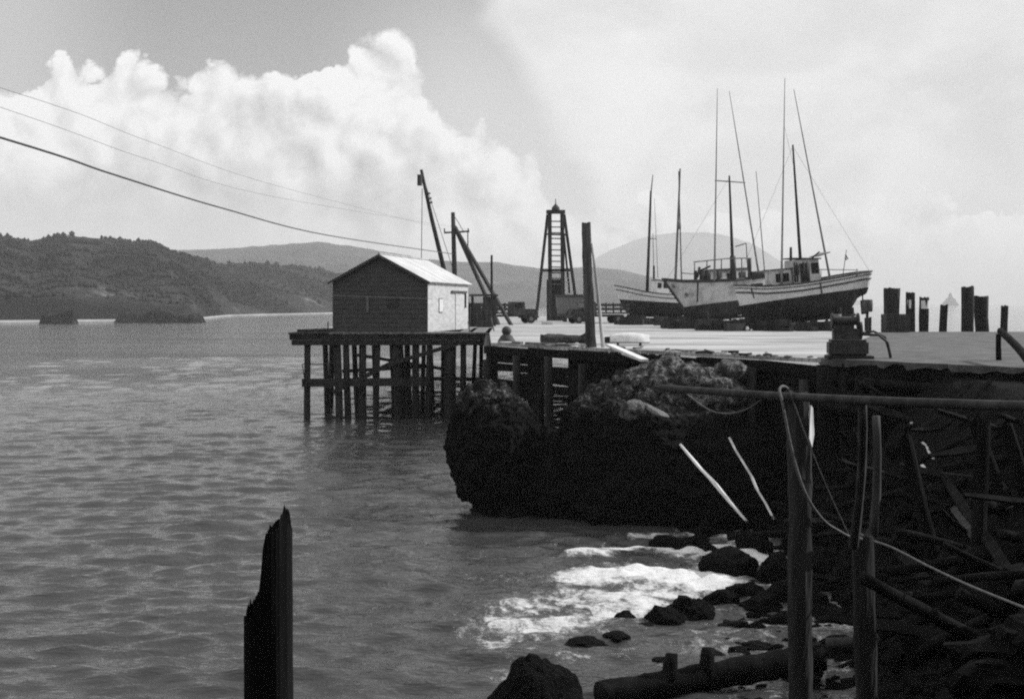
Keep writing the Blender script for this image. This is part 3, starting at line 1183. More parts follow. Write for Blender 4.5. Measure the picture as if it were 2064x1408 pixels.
def gable(name, y, m):
    b1 = bmesh.new()
    w = SW / 2
    fr = [b1.verts.new((px_, y - 0.06, pz)) for px_, pz in ((-w, 0), (w, 0), (w, EH), (0, RH), (-w, EH))]
    bk = [b1.verts.new((v.co.x, y + 0.06, v.co.z)) for v in fr]
    b1.faces.new(fr)
    b1.faces.new(list(reversed(bk)))
    for i in range(5):
        b1.faces.new((fr[i], bk[i], bk[(i + 1) % 5], fr[(i + 1) % 5]))
    return obj(name, bm_mesh(name, b1), m, shed)


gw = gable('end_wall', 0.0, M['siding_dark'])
for k in range(17):                                     # lapped boards of the end wall
    z0 = 0.02 + k * 0.30
    z1 = z0 + 0.285
    def half(z):
        return SW / 2 if z <= EH else SW / 2 * (RH - z) / (RH - EH)
    if z0 > RH - 0.25:
        break
    z1 = min(z1, RH - 0.03)
    b1 = bmesh.new()
    ya, yb = -0.062 - 0.030, -0.062 - 0.008
    h0, h1 = half(z0), half(z1)
    fr = [b1.verts.new(p) for p in ((-h0, ya, z0), (h0, ya, z0), (h1, yb, z1), (-h1, yb, z1))]
    bk = [b1.verts.new((v.co.x, -0.0615, v.co.z)) for v in fr]
    b1.faces.new(fr)
    b1.faces.new(list(reversed(bk)))
    for i in range(4):
        b1.faces.new((fr[i], bk[i], bk[(i + 1) % 4], fr[(i + 1) % 4]))
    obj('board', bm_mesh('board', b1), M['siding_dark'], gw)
box_part('window', (-0.80, -0.125, 1.80), (0.17, 0.05, 1.02), M['mid_paint'], shed)
box_part('window', (0.95, -0.118, 1.95), (0.75, 0.05, 0.55), M['dark_paint'], shed)
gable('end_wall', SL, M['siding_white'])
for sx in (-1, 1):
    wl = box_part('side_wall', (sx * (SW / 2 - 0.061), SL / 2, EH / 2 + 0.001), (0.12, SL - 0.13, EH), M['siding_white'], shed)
win = box_part('window', (SW / 2 + 0.02, 3.6, 1.75), (0.05, 0.9, 1.0), M['mid_paint'], shed)
box_part('pane', (SW / 2 + 0.047, 3.38, 1.75), (0.012, 0.36, 0.86), M['canvas'], win)
box_part('pane', (SW / 2 + 0.047, 3.82, 1.75), (0.012, 0.36, 0.86), M['canvas'], win)
door = box_part('door', (SW / 2 + 0.025, 9.2, 1.3), (0.05, 2.6, 2.6), M['siding_white'], shed)
box_part('door_track', (SW / 2 + 0.11, 8.8, 2.72), (0.10, 4.6, 0.13), M['dark_paint'], shed)
box_part('door_post', (SW / 2 + 0.06, 10.95, 2.1), (0.10, 0.14, 1.1), M['dark_paint'], shed)
# roof: sheets side by side on both slopes
sl = math.atan2(RH - EH, SW / 2)
LN = math.hypot(RH - EH, SW / 2) + 0.30
for sx in (-1, 1):
    for k in range(13):
        yk = -0.28 + k * (SL + 0.56) / 13
        wd = (SL + 0.56) / 13
        cx = sx * (LN / 2) * math.cos(sl)
        cz = RH + 0.07 - (LN / 2) * math.sin(sl)
        rot = Matrix.Rotation(sx * sl, 3, 'Y')
        box_part('roof_sheet', (cx, yk + wd / 2, cz + (k % 2) * 0.006), (LN, wd - 0.012, 0.05), M['roof'], shed, rot)
box_part('ridge_cap', (0, SL / 2, RH + 0.125), (0.24, SL + 0.6, 0.05), M['roof'], shed)
for sx in (-1, 1):                                      # barge boards on the dark end
    rot = Matrix.Rotation(sx * sl, 3, 'Y')
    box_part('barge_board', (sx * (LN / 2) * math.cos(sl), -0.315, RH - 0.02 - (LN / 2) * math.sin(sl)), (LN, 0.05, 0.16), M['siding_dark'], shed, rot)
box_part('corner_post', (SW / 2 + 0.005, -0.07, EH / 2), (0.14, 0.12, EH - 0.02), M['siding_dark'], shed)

# ------------------------------------------------------------------ fishing boats
def curve(tab, s):
    return float(np.interp(s, [p[0] for p in tab], [p[1] for p in tab]))


def smooth_curve(tab, s):
    xs = [p[0] for p in tab]
    for i in range(len(xs) - 1):
        if s <= xs[i + 1] or i == len(xs) - 2:
            t = max(0, min(1, (s - xs[i]) / (xs[i + 1] - xs[i])))
            p1, p2 = tab[i][1], tab[i + 1][1]
            p0 = tab[max(i - 1, 0)][1]
            p3 = tab[min(i + 2, len(tab) - 1)][1]
            return 0.5 * (2 * p1 + (p2 - p0) * t + (2 * p0 - 5 * p1 + 4 * p2 - p3) * t * t + (3 * p1 - p0 - 3 * p2 + p3) * t ** 3)


class Hull:
    """troller hull: x forward, z up from the underside of the keel; stern at -L/2"""
    def __init__(self, L, B, wl0=1.15, wl1=1.45, sheer=((0, 1.45), (.2, 1.12), (.45, .98), (.7, 1.15), (1, 1.6)), stern=0.80, rake=0.9,
                 keel=((0, 0.72), (.2, .34), (.5, .12), (.8, .12), (.92, .30), (1, .85))):
        self.kt = keel
        self.L, self.B, self.wl0, self.wl1, self.sh, self.stern, self.rake = L, B, wl0, wl1, sheer, stern, rake

    def wl(self, s):
        return self.wl0 + (self.wl1 - self.wl0) * s ** 1.5

    def sheer(self, s):
        return self.wl(s) + smooth_curve(self.sh, s)

    def keel(self, s):
        return smooth_curve(self.kt, s)

    def beam(self, s):
        return self.B / 2 * max(0.0, smooth_curve(((0, self.stern), (.2, .95), (.42, 1.0), (.62, .93), (.8, .68), (.92, .36), (1, 0.02)), s))

    def point(self, s, z, side, out=0.0):
        zk, zs = self.keel(s), self.sheer(s)
        v = max(0.0, min(1.0, (z - zk) / (zs - zk)))
        p = 0.42 + 0.55 * max(0.0, s - 0.45) / 0.55
        y = self.beam(s) * (v ** p) * (0.94 + 0.06 * v)
        y = max(y, 0.05)
        g = max(0.0, (s - 0.55) / 0.45)
        x = -self.L / 2 + self.L * s - self.rake * (1 - v) * g * g * 1.0 + 0.25 * (1 - s) ** 6 * (1 - v)
        return Vector((x, side * (y + out), z))

    def band(self, z_lo, z_hi, n=26, rows=7):
        bm = bmesh.new()
        for side in (-1, 1):
            G = []
            for i in range(n):
                s = i / (n - 1)
                a, b = z_lo(s), z_hi(s)
                G.append([bm.verts.new(self.point(s, a + (b - a) * j / (rows - 1), side)) for j in range(rows)])
            for i in range(n - 1):
                for j in range(rows - 1):
                    q = (G[i][j], G[i + 1][j], G[i + 1][j + 1], G[i][j + 1])
                    bm.faces.new(q if side < 0 else tuple(reversed(q)))
            if side < 0:
                T = [G[0][j] for j in range(rows)]
                Bw = [G[-1][j] for j in range(rows)]
            else:
                for j in range(rows - 1):
                    bm.faces.new((T[j], T[j + 1], G[0][j + 1], G[0][j]))
                    bm.faces.new((Bw[j], G[-1][j], G[-1][j + 1], Bw[j + 1]))
        return bm

    def line(self, f, side, out, n=26, s0=0.0, s1=1.0):
        return [self.point(s0 + (s1 - s0) * i / (n - 1), f(s0 + (s1 - s0) * i / (n - 1)), side, out) for i in range(n)]


def build_boat(name, label, loc, heading, pitch, hull, paint, stripes, group=None):
    root = thing(name, label, 'boat', loc, (0, 0, 0), group)
    root.rotation_mode = 'QUATERNION'
    q = Matrix.Rotation(heading, 4, 'Z') @ Matrix.Rotation(-pitch, 4, 'Y')
    root.rotation_quaternion = q.to_quaternion()
    obj('bottom', bm_mesh('bottom', hull.band(hull.keel, hull.wl), True), M['bottom_paint'], root)
    obj('topsides', bm_mesh('topsides', hull.band(hull.wl, hull.sheer, rows=6), True), paint, root)
    # keel timber, rudder
    bm = bmesh.new()
    add_box(bm, (0.0, 0, 0.10), (hull.L * 0.72, 0.16, 0.22))
    add_box(bm, (-hull.L * 0.30, 0, 0.42), (hull.L * 0.16, 0.13, 0.5))
    obj('keel', bm_mesh('keel', bm), M['bottom_paint'], root)
    bm = bmesh.new()
    add_box(bm, (-hull.L / 2 + 0.35, 0, 0.62), (0.55, 0.07, 1.0))
    add_tube(bm, [(-hull.L / 2 + 0.5, 0, 0.2), (-hull.L / 2 + 0.42, 0, 1.5)], 0.05, 8)
    obj('rudder', bm_mesh('rudder', bm), M['bottom_paint'], root)
    # deck inside low bulwarks
    bm = bmesh.new()
    n = 26
    G = []
    for i in range(n):
        s = i / (n - 1)
        z = hull.sheer(s) - 0.32
        a, b = hull.point(s, z, -1, -0.02), hull.point(s, z, 1, -0.02)
        G.append((bm.verts.new(a), bm.verts.new(b)))
    for i in range(n - 1):
        bm.faces.new((G[i][0], G[i + 1][0], G[i + 1][1], G[i][1]))
    obj('deck', bm_mesh('deck', bm), M['mid_paint'], root)
    for side in (-1, 1):
        obj('cap_rail', tube_mesh('cap_rail', hull.line(lambda s: hull.sheer(s), side, 0.0), 0.065, 6), M['dark_paint'], root)
        for dz, r_ in stripes:
            obj('rub_rail', tube_mesh('rub_rail', hull.line(lambda s: hull.sheer(s) - dz, side, 0.01), r_, 6), M['dark_paint'], root)
    for dz, r_ in [(0.0, 0.06)] + list(stripes):
        z = hull.sheer(0) - dz
        obj('transom_rail', tube_mesh('transom_rail', [hull.point(0, z, -1, 0.01), hull.point(0, z, 1, 0.01)], r_, 6), M['dark_paint'], root)
    return root


def world_of(root):
    return Matrix.Translation(root.location) @ root.rotation_quaternion.to_matrix().to_4x4()


def local(root, v):
    return world_of(root).inverted() @ Vector(v)


def spar(root, name, a, b, r0, r1, m, n=6):
    la, lb = local(root, a), local(root, b)
    pts = [la.lerp(lb, i / (n - 1)) for i in range(n)]
    return obj(name, tube_mesh(name, pts, [r0 + (r1 - r0) * i / (n - 1) for i in range(n)], 8), m, root)


def house(root, x0, x1, w, z0, z1, m, roof_m, windows=(), taper=0.92, over=0.12, tilt=0.0, name='deckhouse'):
    """cabin: tapered box, roof slab, framed windows on the side that shows and the others"""
    z0, z1 = z0 + 0.3, z1 + 0.3
    windows = [(a_, b_, c_ + 0.3, d_ + 0.3) for a_, b_, c_, d_ in windows]
    bm = bmesh.new()
    add_box(bm, ((x0 + x1) / 2, 0, (z0 + z1) / 2), (x1 - x0, w, z1 - z0), None, taper)
    h = obj(name, bm_mesh(name, bm), m, root)
    bm = bmesh.new()
    rot = Matrix.Rotation(-tilt, 3, 'Y')
    add_box(bm, ((x0 + x1) / 2, 0, z1 + 0.05), ((x1 - x0) * taper + 2 * over, w * taper + 2 * over, 0.08), rot)
    obj('roof', bm_mesh('roof', bm), roof_m, h)
    for (wx0, wx1, wz0, wz1) in windows:
        for side in (-1, 1):
            zc = ((wz0 + wz1) / 2 - z0) / (z1 - z0)
            yy = side * (w / 2 * (1 + (taper - 1) * zc) + 0.012)
            bm = bmesh.new()
            add_box(bm, ((wx0 + wx1) / 2, yy, (wz0 + wz1) / 2), (wx1 - wx0, 0.05, wz1 - wz0))
            obj('window', bm_mesh('window', bm), M['glass'], h)
    return h


def stay(root, a, b, r_=0.012, name='stay'):
    la, lb = local(root, a), local(root, b)
    return obj(name, tube_mesh(name, [la, la.lerp(lb, .5) + Vector((0, 0, -0.03)), lb], r_, 5), M['wire'], root)


def cradle(label, loc, heading, L, top=0.62, group='wheeled cradles under the boats'):
    """timber dolly: two long beams, bolsters, four posts against the bilges, iron wheels"""
    c = thing('boat_cradle', label, 'cradle', loc, (0, 0, heading), group)
    for sy in (-1, 1):
        beam_part('runner', (-L / 2, sy * 0.62, 0.22), (L / 2, sy * 0.62, 0.22), 0.30, 0.30, M['creosote'], c)
    for sx in (-0.38, 0.0, 0.38):
        beam_part('bolster', (sx * L, -1.35, 0.45), (sx * L, 1.35, 0.45), 0.30, 0.14, M['creosote'], c)
    for sx in (-0.36, 0.36):
        for sy in (-1, 1):
            log_part('post', (sx * L, sy * 1.3, 0.50), (sx * L, sy * 1.12, 1.6), 0.11, 0.10, M['creosote'], c)
    for sx in (-0.40, 0.40):
        for sy in (-1, 1):
            bm = bmesh.new()
            add_tube(bm, [(sx * L, sy * 0.92, 0.30), (sx * L, sy * 1.10, 0.30)], 0.30, 18)
            w_ = obj('wheel', bm_mesh('wheel', bm), M['rubber'], c)
            bm = bmesh.new()
            add_tube(bm, [(sx * L, sy * 1.09, 0.30), (sx * L, sy * 1.13, 0.30)], 0.14, 12)
            obj('hub', bm_mesh('hub', bm), M['iron'], w_)
    return c


# right boat: bow to the left, overhanging stern lifted on the right
hd1 = math.radians(188)
L1 = 9.75
hull1 = Hull(L1, 3.2, 2.0, 1.50, ((0, 1.12), (.3, 0.98), (.55, .92), (.8, 1.08), (1, 1.45)), stern=0.62, rake=0.45,
             keel=((0, 1.50), (.05, 1.36), (.10, 1.10), (.135, .45), (.18, .10), (.5, .10), (.85, .12), (.95, .3), (1, .8)))
p1 = W(1621, 640, 90.0)
loc1 = Vector((p1.x, p1.y, DECK + 0.62))
boat1 = build_boat('fishing_boat', 'white fishing boat with dark stripes and high overhanging stern beside the mooring piles', loc1, hd1, math.radians(-5.0), hull1, M['white_paint'], ((0.20, 0.04), (0.50, 0.065)))
cradle('dark cradle under the striped boat with the overhanging stern', Vector((p1.x, p1.y, DECK)), hd1, 6.0)
D1 = 90.0
house(boat1, 0.90, 2.35, 1.7, 1.9, 3.45, M['worn_white'], M['dark_paint'], ((1.15, 2.1, 2.62, 3.2),), name='fore_cabin')
wh = house(boat1, -1.15, 0.85, 1.9, 1.9, 4.05, M['worn_white'], M['dark_paint'], ((-1.02, -0.50, 3.0, 3.75), (0.42, 0.66, 3.0, 3.7)), tilt=math.radians(5), over=0.16, name='wheelhouse')
for side in (-1, 1):
    bm = bmesh.new()
    add_box(bm, (0.02, side * 0.955, 3.2), (0.66, 0.06, 1.75))
    obj('door', bm_mesh('door', bm), M['dark_paint'], wh)
bm = bmesh.new()
add_box(bm, (-1.55, 0, 4.58), (0.9, 1.8, 0.05), Matrix.Rotation(math.radians(14), 3, 'Y'))
obj('awning', bm_mesh('awning', bm), M['mid_paint'], wh)
spar(boat1, 'stack', W(1594, 532, D1), W(1594, 498, D1), 0.11, 0.09, M['dark_paint'])
spar(boat1, 'mast', W(1616, 566, D1), W(1598, 292, D1), 0.125, 0.06, M['dark_wood'])
spar(boat1, 'boom', W(1613, 540, D1), W(1652, 507, D1), 0.06, 0.05, M['dark_wood'], 3)
spar(boat1, 'trolling_pole', W(1575, 584, D1 - 1.3), W(1582, 158, D1 - 0.4), 0.085, 0.025, M['spar'])
spar(boat1, 'trolling_pole', W(1673, 562, D1 + 1.6), W(1600, 180, D1 + 0.4), 0.085, 0.025, M['spar'])
for px, w_ in ((1603, .07), (1608, .06), (1622, .09), (1629, .07)):
    spar(boat1, 'gear_post', W(px, 568, D1 - 1.2), W(px - 2, 528, D1 - 1.2), w_, w_, M['dark_paint'], 2)
bm = bmesh.new()
add_box(bm, (2.5, 0, 2.52), (1.5, 1.5, 0.55))
add_tube(bm, [(1.9, -1.1, 2.55), (1.9, 1.1, 2.55)], 0.2, 10)
add_box(bm, (3.3, 0.2, 2.75), (0.5, 1.2, 0.4))
obj('foredeck_gear', bm_mesh('foredeck_gear', bm), M['dark_paint'], boat1)
bm = bmesh.new()
add_box(bm, (-1.5, 0.6, 2.55), (0.5, 0.7, 0.7))
add_box(bm, (-1.9, 0.3, 2.45), (0.4, 0.9, 0.4))
obj('deck_box', bm_mesh('deck_box', bm), M['dark_paint'], boat1)
for k, (px, py0, py1) in enumerate(((1655, 545, 575), (1670, 543, 572), (1700, 541, 564), (1727, 541, 557))):
    spar(boat1, 'rail_post', W(px, py1, D1 - 0.9), W(px, py0, D1 - 0.9), 0.025, 0.025, M['mid_paint'], 2)
spar(boat1, 'rail', W(1645, 543, D1 - 0.9), W(1730, 544, D1 - 0.9), 0.03, 0.03, M['mid_paint'], 3)
spar(boat1, 'flag_staff', W(1698, 562, D1), W(1706, 503, D1), 0.03, 0.02, M['dark_wood'], 3)
bm = bmesh.new()
for a, b in (((1704, 513), (1709, 522)), ((1703, 518), (1706, 524))):
    add_beam(bm, local(boat1, W(*a, D1)), local(boat1, W(*b, D1)), 0.16, 0.05)
obj('flag', bm_mesh('flag', bm), M['dark_paint'], boat1)
def deck_pt(hull, root, s, side):
    return world_of(root) @ hull.point(s, hull.sheer(s), side, -0.02)


stay(boat1, W(1598, 295, D1), deck_pt(hull1, boat1, 0.02, 1), 0.009)
stay(boat1, W(1598, 295, D1), deck_pt(hull1, boat1, 0.99, 1), 0.009)
stay(boat1, W(1580, 250, D1 - 0.6), W(1601, 340, D1), 0.009)
for s in (0.90, 0.42):
    pts = [hull1.point(s, hull1.sheer(s) - 0.15 - 0.75 * k / 5, 1, 0.03) + Vector((-0.03 * k, 0, 0)) for k in range(6)]
    obj('fender_rope', tube_mesh('fender_rope', pts, 0.05, 6), M['dark_paint'], boat1)

# middle boat: raked bow towards us on the left
hd2 = math.radians(213)
L2 = 11.6
hull2 = Hull(L2, 3.6, 1.65, 1.25, ((0, 1.85), (.2, 1.80), (.45, 1.78), (.7, 1.92), (.9, 2.15), (1, 2.40)), stern=0.80, rake=2.3)
p2 = W(1450, 640, 104.5)
loc2 = Vector((p2.x, p2.y, DECK + 0.55))
boat2 = build_boat('fishing_boat', 'stained white fishing boat with raked bow and dark cap rail, between two other boats', loc2, hd2, math.radians(-3.5), hull2, M['worn_white'], ((0.10, 0.10),))
cradle('dark cradle under the stained boat with the raked bow', Vector((p2.x, p2.y, DECK)), hd2, 6.6)
obj('stem_band', tube_mesh('stem_band', [hull2.point(1.0, hull2.keel(1.0) + (hull2.sheer(1.0) - hull2.keel(1.0)) * k / 8, 1, -0.02) for k in range(9)], 0.10, 8), M['dark_paint'], boat2)
D2 = 103.0
house(boat2, -2.6, 0.4, 2.0, 2.5, 3.75, M['worn_white'], M['dark_paint'], ((-2.2, -1.5, 3.0, 3.5), (-1.0, -0.2, 3.0, 3.5)), name='deckhouse')
spar(boat2, 'mast', W(1478, 566, D2), W(1470, 354, D2), 0.16, 0.07, M['dark_wood'])
spar(boat2, 'mast_coat', W(1478, 562, D2), W(1477, 516, D2), 0.27, 0.24, M['dark_paint'], 3)
spar(boat2, 'crosstree', W(1441, 364, D2), W(1502, 368, D2), 0.05, 0.05, M['spar'], 3)
spar(boat2, 'trolling_pole', W(1440, 566, D2 - 1.0), W(1446, 178, D2 - 0.3), 0.09, 0.025, M['spar'])
spar(boat2, 'trolling_pole', W(1531, 562, D2 + 1.0), W(1470, 184, D2 + 0.3), 0.09, 0.025, M['spar'])
for a, b in (((1398, 528), (1465, 521)), ((1465, 521), (1512, 520)), ((1400, 530), (1400, 562)), ((1454, 522), (1454, 560)), ((1482, 497), (1504, 490)), ((1504, 490), (1507, 545)), ((1425, 526), (1425, 560)), ((1495, 520), (1495, 558))):
    spar(boat2, 'frame_rail', W(*a, D2 - 0.4), W(*b, D2 - 0.4), 0.045, 0.045, M['mid_paint'], 3)
spar(boat2, 'stack', W(1511, 560, D2), W(1511, 520, D2), 0.15, 0.15, M['dark_paint'], 3)
for px, w_ in ((1416, 0.25), (1427, 0.22), (1448, 0.16), (1402, 0.14)):
    spar(boat2, 'gurdy_post', W(px, 568, D2 - 1.0), W(px, 545, D2 - 1.0), w_, w_, M['dark_paint'], 2)
spar(boat2, 'gurdy_arm', W(1412, 545, D2 - 1.0), W(1432, 536, D2 - 1.0), 0.08, 0.08, M['dark_paint'], 2)
spar(boat2, 'davit', W(1406, 560, D2 - 1.2), W(1410, 538, D2 - 1.2), 0.06, 0.12, M['dark_paint'], 3)
spar(boat2, 'net_roll', W(1515, 556, D2), W(1545, 552, D2), 0.35, 0.30, M['dark_paint'], 4)
stay(boat2, W(1470, 358, D2), deck_pt(hull2, boat2, 0.97, 1), 0.009)
for s_, dz in ((0.955, 0.55), (0.87, 1.15)):
    c = hull2.point(s_, hull2.sheer(s_) - dz, 1, 0.0)
    c2 = hull2.point(s_, hull2.sheer(s_) - dz, 1, 0.06)
    obj('hawse_plate', tube_mesh('hawse_plate', [c, c2], 0.16, 12), M['mid_paint'], boat2)
obj('fender_rope', tube_mesh('fender_rope', [hull2.point(0.78, hull2.sheer(0.78) - 0.1 - k * 0.4, 1, 0.04) for k in range(5)], 0.06, 6), M['dark_paint'], boat2)

# left boat: low pointed bow to the left
hd3 = math.radians(180 + 8)
L3 = 10.0
hull3 = Hull(L3, 3.0, 1.45, 1.65, ((0, 1.3), (.2, .95), (.45, .80), (.7, .92), (1, 1.35)))
p3 = W(1335, 640, 128.0)
loc3 = Vector((p3.x, p3.y, DECK + 0.50))
boat3 = build_boat('fishing_boat', 'low white fishing boat with pointed bow, partly hidden behind the stained boat', loc3, hd3, math.radians(2.0), hull3, M['white_paint'], ((0.40, 0.05),))
cradle('dark cradle under the low boat with the pointed bow', Vector((p3.x, p3.y, DECK)), hd3, 6.4)
D3 = 128.0
house(boat3, -0.4, 1.0, 1.7, 1.7, 3.35, M['white_paint'], M['dark_paint'], ((-0.2, 0.2, 2.6, 3.1), (0.4, 0.8, 2.6, 3.1)), name='wheelhouse')
spar(boat3, 'mast', W(1304, 598, D3 - 1), W(1312, 385, D3 - 1), 0.17, 0.10, M['dark_wood'])
spar(boat3, 'topmast', W(1312, 390, D3 - 1), W(1316, 352, D3 - 1), 0.08, 0.05, M['spar'])
spar(boat3, 'stack', W(1318, 562, D3), W(1318, 535, D3), 0.12, 0.10, M['dark_paint'])
spar(boat3, 'trolling_pole', W(1318, 560, D3 + 1), W(1316, 470, D3 + 1), 0.05, 0.04, M['spar'])
spar(boat3, 'crosstree', W(1309, 481, D3), W(1324, 481, D3), 0.05, 0.05, M['spar'], 2)
spar(boat3, 'trolling_pole', W(1326, 560, D3 + 1), W(1319, 400, D3 + 1), 0.035, 0.02, M['spar'])

# boat behind them all, of which little more than the spars shows
hull4 = Hull(10.0, 3.1, 1.5, 1.8)
p4 = W(1412, 640, 150.0)
boat4 = build_boat('fishing_boat', 'farthest fishing boat, its paired spars rising behind the stained boat', Vector((p4.x, p4.y, DECK + 0.50)), math.radians(170), 0.0, hull4, M['white_paint'], ((0.4, 0.05),))
cradle('dark cradle under the farthest boat behind the others', Vector((p4.x, p4.y, DECK)), math.radians(170), 6.6)
D4 = 150.0
spar(boat4, 'mast', W(1361, 575, D4), W(1371, 340, D4), 0.16, 0.10, M['grey_wood'])
spar(boat4, 'trolling_pole', W(1374, 575, D4), W(1368, 345, D4), 0.10, 0.06, M['grey_wood'])
spar(boat4, 'block', W(1369, 462, D4), W(1369, 448, D4), 0.22, 0.22, M['mid_paint'], 2)
spar(boat4, 'trolling_pole', W(1543, 570, D4), W(1524, 345, D4), 0.07, 0.04, M['grey_wood'])
house(boat4, 0.2, 2.0, 1.8, 1.9, 3.3, M['white_paint'], M['mid_paint'], ((0.5, 1.0, 2.5, 3.0),), name='wheelhouse')
spar(boat4, 'rail', W(1372, 550, D4), W(1400, 552, D4), 0.06, 0.06, M['mid_paint'], 2)

# ------------------------------------------------------------------ rocks at the foot of the wharf
def big_rock(name, blobs, mat_, label, sub=6, rough=0.24, cat='rock'):
    """one mass of stone made of a few merged, weathered lobes: (px, py, d, half width px, half height px, half depth m)"""
    bm = bmesh.new()
    for k, (px, py, d, hw, hh, dep) in enumerate(blobs):
        c = W(px, py, d)
        sx, sz = hw / F * d, hh / F * d
        tmp = bmesh.new()
        bmesh.ops.create_icosphere(tmp, subdivisions=sub, radius=1.0)
        vm = {}
        for v in tmp.verts:
            n = v.co.copy()
            q = Vector((n.x * sx, n.y * dep, n.z * sz)) + c
            dsp = mnoise.fractal(q * 0.45, 1.0, 2.1, 3) * rough * 2.0
            dd_, _ = mnoise.voronoi(Vector((q.x * 0.9, q.y * 0.9, q.z * 1.5)))
            dsp += min(0.5, dd_[1] - dd_[0]) * rough * 1.5 - rough * 0.5
            dd_, _ = mnoise.voronoi(q * 2.6 + Vector((3, 1, 7)))
            dsp += min(0.5, dd_[1] - dd_[0]) * rough * 0.6
            dsp += mnoise.fractal(q * 3.4, 0.7, 2.1, 4) * rough * 0.45
            q = q + n * dsp
            vm[v] = bm.verts.new(q)
        for f in tmp.faces:
            bm.faces.new([vm[v] for v in f.verts])
        tmp.free()
    o = obj(name, bm_mesh(name, bm, False, False), mat_)
    tag(o, label, cat)
    return o


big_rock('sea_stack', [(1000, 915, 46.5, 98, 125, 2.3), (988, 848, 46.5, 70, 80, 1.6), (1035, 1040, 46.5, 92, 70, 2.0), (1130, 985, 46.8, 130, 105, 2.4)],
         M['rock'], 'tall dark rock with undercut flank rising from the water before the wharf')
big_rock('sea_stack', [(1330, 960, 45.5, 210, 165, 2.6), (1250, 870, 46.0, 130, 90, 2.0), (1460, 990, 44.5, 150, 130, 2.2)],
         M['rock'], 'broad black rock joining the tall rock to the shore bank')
big_rock('rubble_heap', [(1345, 792, 46.5, 108, 72, 1.7), (1412, 798, 46.3, 70, 54, 1.5), (1300, 840, 46.0, 65, 50, 1.4)],
         M['rubble'], 'sunlit heap of broken stone and weeds against the wharf edge', rough=0.22, cat='rubble')
big_rock('rubble_heap', [(1470, 745, 46.2, 34, 26, 0.8), (1455, 790, 45.8, 30, 30, 0.8)],
         M['rubble'], 'small knob of rubble under the wharf edge beside the large rubble heap', sub=4, rough=0.1, cat='rubble')

rr = random.Random(12)
# loose stones on the heap
stone_me = [rock_mesh('stone', boulder_fn((1, .9, .75), s, 0.3), 2) for s in (1, 2, 3, 4)]
for i in range(46):
    px, py = rr.uniform(1240, 1470), rr.uniform(735, 850)
    hgt = 800 - 66 * math.sqrt(max(0.0, 1 - ((px - 1350) / 140) ** 2))
    py = max(py, hgt + 4)
    t = min(1, max(0, (py - hgt) / 120))
    p = W(px, py, 46.4 - 1.7 * math.sqrt(max(0.05, 1 - (1 - t) ** 2)))
    o = obj('stone', stone_me[i % 4], M['rubble'])
    s = rr.uniform(0.08, 0.22)
    o.scale = (s, s, s * 0.8)
    o.location = p
    o.rotation_euler = (rr.uniform(0, 6), rr.uniform(0, 6), rr.uniform(0, 6))
    tag(o, 'loose grey stone on the sunlit rubble heap by the wharf', 'stone', 'loose stones on the rubble heap')
for m_ in stone_me:
    if not m_.materials:
        m_.materials.append(M['rubble'])

# boulders in the surf and along the waterline
boulder('boulder', on_z(1472, 1160, 0.05) + Vector((0, 0.2, 0.22)), (0.78, 0.6, 0.50), 2.0, 'smooth black boulder standing in white foam', rough=0.18)
boulder('boulder', Vector(((1078 - 1032) / F * 22.0, 22.0, 0.10)), (0.92, 0.9, 1.22), 5.0, 'large dark pointed boulder standing in the water apart from the shore', rough=0.22, sub=5)
for k, (px, py, w_, h_) in enumerate(((1395, 1222, 48, 30), (1345, 1243, 40, 26), (1262, 1242, 22, 14), (1300, 1262, 26, 10), (1455, 1205, 34, 22),
                                      (1500, 1190, 40, 26), (1180, 1296, 44, 14), (1240, 1280, 30, 9), (1540, 1215, 46, 26), (1400, 1100, 44, 26),
                                      (1350, 1090, 36, 16), (1520, 1095, 42, 34), (1568, 1150, 40, 40), (1600, 1190, 50, 34), (1420, 1068, 30, 22),
                                      (1640, 1215, 46, 24), (1690, 1240, 40, 22), (1620, 1290, 34, 10), (1530, 1300, 28, 9), (1440, 1320, 26, 9),
                                      (1340, 1330, 24, 8), (1700, 1300, 50, 24), (1480, 1258, 30, 10), (1580, 1245, 28, 12))):
    p = on_z(px, py + h_ * 0.5, 0.0)
    s = w_ / F * p.y
    boulder('boulder', p + Vector((0, 0.1, 0.0)), (s, s * rr.uniform(0.7, 1.0), h_ / F * p.y * 1.1), 10 + k * 1.7,
            'wet dark stone awash among the shore shallows', group='wet stones awash in the shallows', sub=3, rough=0.4)
# shingle too small to count
def shingle():
    V, Fc = [], []
    k = 0
    bm0 = bmesh.new()
    bmesh.ops.create_icosphere(bm0, subdivisions=1, radius=1.0)
    bm0.verts.index_update()
    base = np.array([v.co[:] for v in bm0.verts])
    tri = np.array([[v.index for v in f.verts] for f in bm0.faces])
    bm0.free()
    r = np.random.RandomState(4)
    for i in range(2600):
        t = r.rand()
        y = 18 + 26 * t
        xs = float(np.interp(y, [12, 17, 22.5, 29, 36, 43], [-4, 3.6, 6.4, 8.2, 8.2, 8.6]))
        x = xs + r.normal(-0.3, 1.4)
        z = float(ground_z(np.array([x]), np.array([y]))[0])
        z = max(z, -0.06)
        s = 0.05 + 0.22 * r.rand() ** 3
        V.append(base * np.array([s, s * (0.6 + 0.4 * r.rand()), s * 0.6]) * (1 + r.uniform(-.25, .25, (len(base), 1))) + np.array([x, y, z]))
        Fc.append(tri + k)
        k += len(base)
    o = obj('shingle', mesh_np('shingle', np.concatenate(V), np.concatenate(Fc)), M['wet_rock'])
    tag(o, 'wet dark shingle scattered along the waterline', 'shingle', kind='stuff')


shingle()

